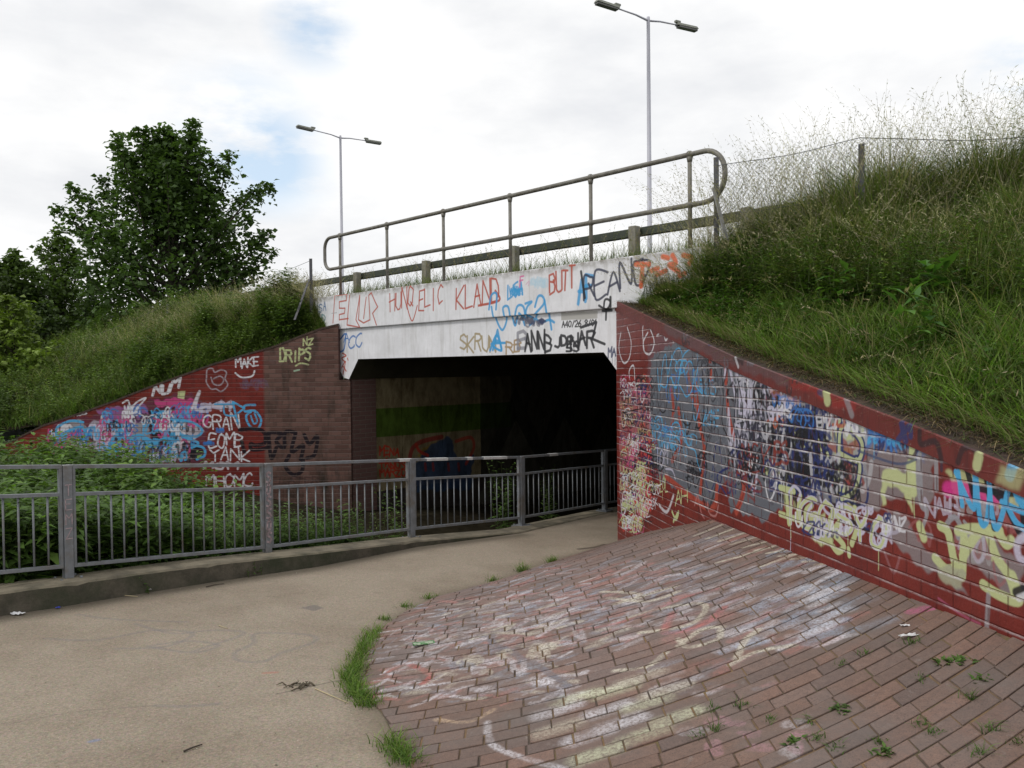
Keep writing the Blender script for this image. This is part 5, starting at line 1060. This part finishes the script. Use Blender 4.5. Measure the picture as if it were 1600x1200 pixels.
n = 3400; P = SR(U(.25, .9, n), U(.3, 1, n)); a = [weeds(P, U(.2, .6, n), 9, .08, .034, pick(n, [(.08, .14, .03), (.06, .11, .022), (.12, .18, .04), (.1, .11, .05)], [3, 3, 1, 1]))]
n = 130; P = SR(U(0., .2, n), U(.25, .98, n)); a.append(weeds(P, U(.2, .5, n), 13, .04, .014, pick(n, [(.08, .12, .035), (.06, .1, .03)], [1, 1])))
n = 1500; i_ = U(.2, .9, n); P = SR2(i_, U(0, .4, n)); a.append(weeds(P, U(.35, 1., n)*np.interp(tw(P)[0], [-9., -4.2, -3.2, -1.5], [.95, 1.15, .8, .45]), 12, .07, .024, pick(n, [(.15, .2, .06), (.12, .17, .045)], [1, 1])))
n = 500; P = SR(U(.1, .9, n), U(.05, .5, n)); a.append(weeds(P, U(.1, .25, n), 5, .09, .045, pick(n, [(.07, .14, .025), (.05, .11, .02)], [1, 1])))
o = npmesh('bank_weeds', *merge(a), M_leaf); tag(o, kind='stuff')
# grass on the verge behind the handrail
n = 6500; P = np.array([BP(U(-1.3, 7.5), 3.08, U(.33, 1.25)) for _ in range(n)]); vs = [blades(P, U(.12, .36, n), U(.006, .010, n), U(.1, .7, n), U(0, 6.28, n), pick(n, [G2, G3, (.12, .17, .04)], [1, 1, 1]))]
n = 420; P = np.array([BP(U(-1.3, 7.5), 3.08, U(.33, 1.2)) for _ in range(n)]); vs.append(seedheads(P, U(.35, .75, n), U(.1, .6, n), U(0, 6.28, n), pick(n, [(.25, .2, .13), G3], [1, 1])))
o = npmesh('verge_grass', *merge(vs), M_grass); tag(o, kind='stuff')
# left bank
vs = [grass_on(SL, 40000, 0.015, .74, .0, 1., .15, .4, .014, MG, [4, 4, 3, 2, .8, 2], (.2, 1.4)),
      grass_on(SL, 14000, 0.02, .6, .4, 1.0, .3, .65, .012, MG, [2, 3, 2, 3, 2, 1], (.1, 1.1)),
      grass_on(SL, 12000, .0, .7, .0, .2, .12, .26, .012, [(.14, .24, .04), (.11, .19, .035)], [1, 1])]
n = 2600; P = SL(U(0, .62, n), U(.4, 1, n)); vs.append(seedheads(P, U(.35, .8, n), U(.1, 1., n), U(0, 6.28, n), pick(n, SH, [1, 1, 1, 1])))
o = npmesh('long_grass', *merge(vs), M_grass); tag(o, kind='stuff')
n = 900; ci = RNG.integers(0, 46, n); ctr_ = np.stack([U(.08, .7, 46), U(.02, .98, 46)], 1)[ci]; P = SL((ctr_[:, 0]+RNG.normal(0, .006, n)).clip(0, 1), (ctr_[:, 1]+RNG.normal(0, .035, n)).clip(0, 1))
o = npmesh('nettle_patches', *weeds(P, U(.4, .85, n), 10, .15, .06, pick(n, [(.09, .15, .035), (.13, .19, .05), (.07, .11, .03)], [2, 1, 2])), M_leaf); tag(o, kind='stuff')
n = 5200; P = SL(U(.1, .76, n), U(0, 1, n)); o = npmesh('bank_weeds', *weeds(P, U(.15, .5, n), 7, .11, .05, pick(n, [(.12, .18, .045), (.08, .125, .03), (.15, .22, .05)], [2, 2, 1])), M_leaf); tag(o, kind='stuff')
# ditch plants
def strip(n, f0, f1, k0, k1):
    ia = U(k0, k1, n); i0 = np.floor(ia).astype(int).clip(0, len(KF)-2); fr_ = ia-i0; a = K2[i0]*(1-fr_[:, None])+K2[i0+1]*fr_[:, None]
    T_ = KF[i0+1]-KF[i0]; T_ = T_/np.linalg.norm(T_, axis=1, keepdims=True); Nn = np.stack([-T_[:, 1], T_[:, 0]], 1); q = a+Nn*U(f0, f1, n)[:, None]
    z = np.maximum(ditchz(q[:, 0], q[:, 1]), -1.1); nr = np.clip(1-((q-a)**2).sum(1)**.5/1.0, 0, 1); z = z+(pathz(a[:, 0], a[:, 1])+.02-z)*nr
    return np.stack([q[:, 0], q[:, 1], z], 1)
P = np.concatenate([strip(2600, .12, 1.4, 0, 6.75), strip(3600, 1.2, 7., .6, 6.75)]); P = P[(P[:, 1] < 14.75)]
P = P[(P[:, 0] < -1.55-(P[:, 1]-10)*.12)]
xs = P[:, 0]; hh = np.interp(xs, [-9, -6, -4.8, -3.6, -2, -.5], [1.05, 1.1, 1.1, .95, .75, .6])*U(.42, 1.04, len(P))
tt_, ww_ = tw(P); far = np.clip((P[:, 1]-12)/3, 0, 1); hh = hh*(1-.35*far)
c1 = pick(len(P), [(.09, .16, .035), (.07, .125, .03), (.115, .185, .042), (.055, .095, .025)], [3, 3, 2, 2])
big = (P[:, 0] < -3.2) & (RNG.random(len(P)) < .55)
a = [weeds(P[big], hh[big], 10, .25, .092, c1[big]*1.15), weeds(P[~big], hh[~big]*.9, 9, .13, .05, c1[~big])]
P = strip(2200, .05, .6, 0, 6.9); a.append(weeds(P, U(.1, .3, len(P)), 4, .07, .04, pick(len(P), [(.09, .17, .035), (.06, .12, .03)], [1, 1])))
P = strip(900, .1, 3., 4.2, 7.0); P = P[P[:, 0] < -1.2]; a.append(weeds(P, U(.3, .7, len(P)), 10, .05, .022, pick(len(P), [(.08, .14, .03), (.12, .17, .05)], [1, 1])))
o = npmesh('undergrowth', *merge(a), M_leaf); tag(o, kind='stuff')
# two tall weeds growing in the dark beyond the railing
def one_weed(name, base, h, n, col, label, cat, group=None, ll=.13, lw=.035, ln=14):
    P = np.tile(base, (n, 1))+np.concatenate([RNG.normal(0, .08, (n, 2)), np.zeros((n, 1))], 1); o = npmesh(name, *weeds(P, h*U(.6, 1, n), ln, ll, lw, pick(n, [col], [1])), M_leaf)
    return tag(o, label, cat, group)
q = dep(785, 800, 12.2); one_weed('tall_weed', (q[0], q[1], -1.0), 1.55, 11, (.09, .16, .04), 'tall leafy weed behind the railing at the mouth of the underpass', 'weed', 'weeds in the shade behind the railing')
q = dep(862, 780, 13.4); one_weed('tall_weed', (q[0], q[1], -1.0), 1.2, 6, (.08, .13, .035), 'fainter tall weed behind the railing deeper in the underpass shade', 'weed', 'weeds in the shade behind the railing')
q = dep(620, 790, 11.2); one_weed('tall_weed', (q[0], q[1], -.9), 1.15, 8, (.09, .15, .04), 'straggly weed behind the railing below the brick pillar', 'weed', 'weeds in the shade behind the railing')
# broad leaved docks on the right bank
def dock(px, py, d, label, sc=1.):
    b = dep(px, py, d); n = 26; az = U(0, 6.28, n); P = b+np.concatenate([RNG.normal(0, .07, (n, 2)), U(.05, .42, (n, 1))], 1); D = np.stack([np.cos(az), np.sin(az), U(-.3, 1.0, n)], 1)
    V, Q, c = leaves(P, D, np.stack([-np.cos(az), -np.sin(az), np.ones(n)], 1), U(.13, .26, n)*sc, U(.05, .09, n)*sc, pick(n, [(.07, .16, .035), (.10, .20, .045)], [1, 1])); o = npmesh('dock_plant', V, Q, c, M_leaf); tag(o, label, 'plant', 'broad leaved dock plants on the right bank')
dock(1460, 490, 6.3, 'broad leaved dock plant highest on the right grass bank', 1.1); dock(1315, 498, 7.0, 'small dock plant in the grass above the middle of the right wall', .8); dock(1430, 555, 5.7, 'dock plant in the grass just below the highest one', .9)

# ------------------------------------------------------------------ grass tufts at the path edge, weeds in the paving
def tuft(x, y, r, n, h, label, name='grass_tuft', group='grass tufts along the edge of the paving'):
    q = np.array([x, y])+RNG.normal(0, r, (n, 2)); z = np.where(ad(q[:, 0], q[:, 1])[1] < edgeD(ad(q[:, 0], q[:, 1])[0]), pavez(q[:, 0], q[:, 1]), pathz(q[:, 0], q[:, 1]))
    P = np.concatenate([q, z[:, None]-.005], 1); o = npmesh(name, *blades(P, U(.35, 1.1, n)*h, U(.003, .006, n), U(.3, 1.3, n), U(0, 6.28, n), pick(n, [(.13, .22, .035), (.09, .17, .03), (.2, .22, .08)], [3, 3, 1])), M_grass)
    return tag(o, label, 'grass', group)
def strip_tuft(pxs, n, h, r, label):
    P = [pathpx(*q) for q in pxs]; k = RNG.integers(0, len(P)-1, n); f = U(0, 1, n); A = np.array(P); q = A[k]*(1-f[:, None])+A[k+1]*f[:, None]; q[:, :2] += RNG.normal(0, r, (n, 2)); q[:, 2] = pathz(q[:, 0], q[:, 1])-.005
    o = npmesh('grass_tuft', *merge([blades(q, U(.35, 1.1, n)*h, U(.003, .006, n), U(.3, 1.3, n), U(0, 6.28, n), pick(n, [(.13, .22, .035), (.09, .17, .03), (.2, .22, .08)], [3, 3, 1]))]), M_grass)
    return tag(o, label, 'grass', 'grass tufts along the edge of the paving')
strip_tuft([(590, 985), (572, 1012), (558, 1040), (548, 1060), (556, 1085), (580, 1105)], 1400, .11, .04, 'long curved strip of lush grass along the bulge of the paving edge')
strip_tuft([(612, 1160), (625, 1178), (645, 1196)], 380, .105, .038, 'grass clump at the paving edge nearest the bottom of the photo')
for px, py, nn_, h, lb in [(633, 948, 60, .07, 'sparse grass tuft just beyond the long grass strip'), (672, 935, 60, .08, 'small grass tuft second along the paving edge beyond the strip'), (770, 908, 70, .08, 'grass tuft at the middle of the paving edge'), (815, 893, 110, .13, 'spiky grass tuft on the paving edge before the underpass'), (862, 881, 100, .1, 'grass tuft on the paving edge nearest the underpass'), (600, 968, 80, .06, 'flat green tuft at the far tip of the grass strip')]:
    q = pathpx(px, py); tuft(q[0], q[1], .034, nn_, h, lb)
tuftp = [(1113, 1108, 0), (1160, 1104, 1), (1120, 1140, 1), (1088, 1150, 0), (1203, 1125, 0), (1313, 1108, 2), (1262, 1128, 0), (1240, 1160, 2), (1278, 1155, 1), (1305, 1168, 0), (1350, 1022, 0), (1312, 1040, 0), (1425, 1005, 1), (1475, 1035, 2), (1500, 1034, 2), (1532, 1062, 2), (1512, 1090, 1), (1440, 1060, 0), (1440, 1130, 0), (1545, 1140, 1), (1380, 1175, 2), (1370, 1158, 0), (1530, 1180, 1), (1455, 1146, 0), (1590, 1160, 0)]
for px, py, k in tuftp:
    x, y = vmap(px, py); n = 26
    q = np.array([x, y])+RNG.normal(0, .018, (n, 2)); P = np.concatenate([q, pavez(q[:, 0], q[:, 1])[:, None]-.004], 1); col = pick(n, [(.07, .13, .03), (.1, .17, .04)], [1, 1])
    if k == 2: a = U(0, 6.28, n); V = leaves(P, np.stack([np.cos(a), np.sin(a), U(.2, .9, n)], 1), np.stack([-np.cos(a), -np.sin(a), np.ones(n)], 1), U(.025, .055, n), U(.012, .022, n), col); nm, lb, ct = 'joint_weed', 'small leafy weed in a joint of the brick paving at the lower right', 'weed'
    else: V = blades(P, U(.015, .045, n)*(1+k*.5), U(.003, .005, n), U(.4, 1.4, n), U(0, 6.28, n), col); nm, lb, ct = 'joint_tuft', 'tiny grass tuft in a joint of the brick paving at the lower right', 'grass'
    o = npmesh(nm, *V, M_grass); tag(o, lb, ct, 'leafy weeds in the paving joints' if k == 2 else 'tiny grass tufts in the paving joints')
# weeds at the foot of the kerb
for px, py, lb in [(218, 925, 'leafy weed at the foot of the kerb beside the white litter'), (272, 912, 'low weed growing at the kerb foot under the railing'), (395, 898, 'tiny weed at the kerb foot near the second post')]:
    q = pathpx(px, py); n = 26; P = np.tile(q, (n, 1))+np.concatenate([RNG.normal(0, .05, (n, 2)), np.zeros((n, 1))], 1); o = npmesh('kerb_weed', *weeds(P, U(.04, .17, n), 4, .04, .02, pick(n, [(.07, .13, .03)], [1])), M_leaf); tag(o, lb, 'weed', 'weeds at the foot of the kerb')

# ------------------------------------------------------------------ litter
def crumple(name, P, sx, sy, h, mt, label, rot=0., grp='scraps of litter'):
    mb = MB(); n, m_ = 7, 4; rr_ = random.Random(int(abs(P[0])*1000)); ca, sa = math.cos(rot), math.sin(rot); top = []
    for i in range(n):
        for j in range(m_):
            u, v = (i/(n-1)-.5)*sx, (j/(m_-1)-.5)*sy*(1-.3*abs(i/(n-1)-.5)); z = h*(.3+.7*rr_.random()); top.append((P[0]+u*ca-v*sa, P[1]+u*sa+v*ca, P[2]+z))
    mb.add(top, [(i*m_+j, (i+1)*m_+j, (i+1)*m_+j+1, i*m_+j+1) for i in range(n-1) for j in range(m_-1)]); o = mb.build(name, mt)
    md = o.modifiers.new('thickness', 'SOLIDIFY'); md.thickness = .0015; tag(o, label, 'litter', grp)
M_pap = simple('white_paper', (.7, .7, .72), .7, var=.1); M_blu = simple('blue_plastic', (.03, .05, .4), .4)
def onpave(px, py): x, y = vmap(px, py); return np.array([x, y, float(pavez(x, y))+.003])
crumple('paper_scrap', onpave(1420, 996), .11, .035, .018, M_pap, 'longer torn white paper scrap on the brick paving below the red wall', .3)
crumple('paper_scrap', onpave(1414, 979), .05, .02, .01, M_pap, 'tiny white paper scrap on the paving just above the longer one')
crumple('paper_scrap', pathpx(28, 961)+zo(.004), .1, .05, .02, M_pap, 'white litter against the kerb foot at the far left')
crumple('paper_scrap', pathpx(231, 925)+zo(.004), .07, .05, .035, M_pap, 'white crumpled paper beside the weed at the kerb foot')
crumple('bottle_cap', pathpx(91, 951)+zo(.004), .035, .03, .012, M_blu, 'small blue scrap at the kerb foot near the first post')
# flattened green can
P = onpave(662, 1008); M_can, t, p = mat('green_can'); g = nd(t, 'ShaderNodeNewGeometry').outputs['Position']; t.links.new(mixc(t, noise(t, g, 45, 4, .6, .45, .55), (.06, .2, .06), (.35, .42, .3)), p.inputs['Base Color']); p.inputs['Roughness'].default_value = .4; p.inputs['Metallic'].default_value = .4
mb = MB(); vs = []
for i in range(9):
    for j in range(8):
        f = i/8; a = 2*math.pi*j/8; u = (f-.5)*.15; wv_ = .032*(1-.12*abs(math.sin(f*5))); vs.append((P[0]+u*.96-math.cos(a)*wv_*.3, P[1]+u*.3+math.cos(a)*wv_, P[2]+.012+math.sin(a)*.009+.002*math.sin(f*17)))
mb.add(vs, [(i*8+j, (i+1)*8+j, (i+1)*8+(j+1) % 8, i*8+(j+1) % 8) for i in range(8) for j in range(8)], 0, True); mb.add(vs[:8], [tuple(range(8))]); mb.add(vs[-8:], [tuple(reversed(range(8)))])
can = mb.build('flattened_can', M_can); tag(can, 'flattened green drinks can on the brick paving near the grass strip', 'can')
# twigs, straws and leaf debris
M_twig = simple('twig', (.06, .045, .035), .9); M_straw = simple('straw', (.5, .42, .25), .8)
def stick(name, a, b, r, mt, label):
    A = pathpx(*a)+zo(r+.002); B = pathpx(*b)+zo(r+.002); mid = (A+B)/2+np.array([random.uniform(-.01, .01), random.uniform(-.01, .01), .003]); mb = MB(); mb.tube([A, mid, B], [r, r*.9, r*.6], 6); tag(mb.build(name, mt), label, 'twig', 'twigs and stalks lying on the path')
stick('twig', (287, 1176), (316, 1165), .005, M_twig, 'dark twig lying on the path at the bottom left'); stick('dry_stalk', (492, 1077), (545, 1100), .003, M_straw, 'pale dry stalk on the path pointing at the grass strip')
stick('dry_stalk', (182, 931), (215, 933), .004, M_straw, 'pale stalk lying along the kerb foot'); stick('twig', (322, 918), (350, 913), .005, M_twig, 'dark twig near the kerb between the first two posts'); stick('dry_stalk', (342, 978), (356, 983), .003, M_straw, 'very short pale stalk in the middle of the path')
mb = MB(); rr_ = random.Random(4)
for k in range(16):
    q = pathpx(rr_.gauss(465, 16), rr_.gauss(1075, 3))+zo(.004); a = rr_.uniform(0, 3.1); mb.tube([q, q+np.array([.03*math.cos(a), .03*math.sin(a), .012]), q+np.array([.06*math.cos(a+.5), .06*math.sin(a+.5), .003])], [.004, .005, .002], 5)
tag(mb.build('leaf_debris', simple('leaf_litter', (.11, .09, .06), .95)), 'small heap of dead leaves and twigs in the middle of the path', 'debris')
n = 420; q = np.stack([U(-4.5, .2, n), U(3.5, 8.5, n)], 1); P = np.concatenate([q, (pathz(q[:, 0], q[:, 1])+.002)[:, None]], 1); az = U(0, 6.28, n)
dd_ = ad(q[:, 0], q[:, 1]); ok = (dd_[1] > edgeD(dd_[0])+.1); P = P[ok]; az = az[ok]; n = len(P)
o = npmesh('grit', *leaves(P, np.stack([np.cos(az), np.sin(az), np.full(n, .15)], 1), np.tile([0, 0, 1.], (n, 1)), U(.006, .018, n), U(.004, .01, n), pick(n, [(.4, .36, .28), (.12, .1, .08), (.5, .48, .42)], [2, 3, 1])), M_leaf); tag(o, kind='stuff')

# ------------------------------------------------------------------ trees
M_bark = simple('bark', (.07, .06, .045), .95, var=.5, scale=8, bmp=.6)
def tree(name, base, H, Rx, label, col, seed, nshoot=150, leaf=.17, group='trees on the left beyond the bank', per=95, low=.12, up=.5, shoots=None, narrow=1.):
    rg = np.random.default_rng(seed); root = empty(name, base); tag(root, label, 'tree', group); b = np.array(base, float)
    mb = MB(); k = 5; trunk = [b+np.array([.12*math.sin(i*1.3+seed)*i/5, .1*math.cos(i*2+seed)*i/5, H*.72*i/k]) for i in range(k+1)]; mb.tube(trunk, [H*.022*(1-.8*i/k) for i in range(k+1)], 8)
    P, D, Nn, Ln, Cl = [], [], [], [], []
    tips = []
    if shoots: tips += shoots
    while len(tips) < nshoot:
        zz = rg.uniform(low, 1.0)
        env = math.sin(math.pi*min(1, (zz*.93+.10)))**.6 if zz > .3 else .72+.28*zz/.3
        a = rg.uniform(0, 2*math.pi); rr_ = rg.uniform(.35, 1.)**.6*env*narrow*rg.uniform(.75, 1.12); tips.append((rr_*math.cos(a)*Rx, rr_*math.sin(a)*Rx*.85, zz*H*rg.uniform(.93, 1.0)))
    for i, tp_ in enumerate(tips):
        tip = b+np.array(tp_); zs = max(.12*H, min(.68*H, tp_[2]*.62-.05*H)); f = zs/(.72*H)*k; i0 = int(min(f, k-1)); st = trunk[i0]*(1-(f-i0))+trunk[i0+1]*(f-i0)
        mid = (st+tip)/2+np.array([0, 0, -.04*H*rg.uniform(.2, 1)])+rg.normal(0, .12, 3); L_ = np.linalg.norm(tip-st)
        ctl = [st, (st+mid)/2+np.array([0, 0, -.02*H]), mid, (mid+tip)/2+rg.normal(0, .06, 3), tip]
        if i % 2 == 0 or i < 20: mb.tube(ctl, [.012*L_+.008, .010*L_+.006, .007*L_+.004, .004*L_+.003, .003], 5, cap=False)
        c0 = ctl; m_ = int(per*rg.uniform(.7, 1.2)); t_ = 1-rg.random(m_)**1.5*.62; t_[:6] = .99
        seg = np.clip(t_*4, 0, 3.999); si = seg.astype(int); fr_ = seg-si; arr = np.array(c0); q = arr[si]*(1-fr_[:, None])+arr[si+1]*fr_[:, None]
        sp_ = (.12+.42*np.sin(np.clip((1-t_)/.62, 0, 1)*2.2))*(.5+Rx*.14); q = q+rg.normal(0, 1, (m_, 3)).clip(-1.7, 1.7)*sp_[:, None]*np.array([.8, .8, .6])
        P.append(q); dd = rg.normal(0, 1, (m_, 3)); dd[:, 2] = dd[:, 2]*.4-.15; D.append(dd); nn_ = rg.normal(0, .5, (m_, 3)); nn_[:, 2] += 1; Nn.append(nn_); Ln.append(rg.uniform(.6, 1.25, m_)*leaf)
        shade = rg.uniform(.72, 1.35); cc = np.array(col)[None]*shade*rg.uniform(.75, 1.25, (m_, 1)); Cl.append(cc)
    P = np.concatenate(P); D = np.concatenate(D); Nn = np.concatenate(Nn); Ln = np.concatenate(Ln); Cl = np.concatenate(Cl)
    mb.build('trunk', M_bark, root); npmesh('crown', *leaves(P, D, Nn, Ln, Ln*.8, Cl), M_leaf, root)
    return root
def shp(base, pts, d):   # leading shoots that give the crown its outline
    return [tuple(dep(x, y, d+random.uniform(-.8, .8))-np.array(base)) for x, y in pts]
b0 = dep(268, 560, 25.); b0[2] = .6
S0 = shp(b0, [(300, 190), (296, 215), (184, 210), (190, 235), (218, 205), (240, 205), (248, 225), (360, 240), (350, 262), (330, 250), (420, 288), (400, 296), (378, 310), (418, 365), (405, 378), (425, 392), (110, 292), (130, 305), (85, 325), (112, 335), (160, 280), (262, 250), (205, 250), (315, 235), (385, 340), (395, 420), (370, 440), (165, 300), (145, 330), (340, 300), (130, 360), (270, 225), (305, 205), (225, 222), (180, 222)], 25)
tree('sycamore_tree', tuple(b0), 8.9, 3.3, 'tall dark green broadleaf tree with spiky upward shoots against the sky', (.07, .12, .034), 3, 235, .175, per=125, low=.06, shoots=S0*2)
for px, d, top, Rx, lb, col, sd_, ns in [(95, 29, 350, 2.3, 'mid green tree left of the tall one with a thin pale top', (.08, .125, .035), 5, 110), (25, 27, 385, 2.3, 'bushy green tree at the left edge of the photo', (.07, .11, .03), 6, 100), (-60, 30, 360, 2.8, 'tree cut off by the left edge of the photo', (.07, .11, .03), 7, 90)]:
    bb = dep(px, 580, d); bb[2] = .2; ht_ = dep(px, top, d)[2]-.2
    tree('broadleaf_tree', tuple(bb), ht_, Rx, lb, col, sd_, ns, .17, per=110, low=.05)
for px, d, top, Rx, lb, col, sd_ in [(20, 19.5, 450, 1.3, 'lighter yellow green bush low at the left edge of the photo', (.15, .21, .045), 8), (145, 25, 450, 1.6, 'dark shrub under the left side of the tall tree', (.05, .08, .025), 9), (215, 23.5, 478, 1.4, 'low shrub in front of the trunk of the tall tree', (.085, .13, .035), 10), (340, 27, 440, 1.6, 'dark shrub under the right side of the tall tree', (.05, .08, .025), 12), (70, 24, 470, 1.5, 'dark shrub between the left edge and the tall tree', (.05, .08, .025), 13)]:
    bb = dep(px, 580, d); bb[2] = .5; ht_ = dep(px, top, d)[2]-.5
    tree('shrub', tuple(bb), ht_, Rx, lb, col, sd_, 60, .14, 'shrubs below the trees on the left', per=100, low=.02)
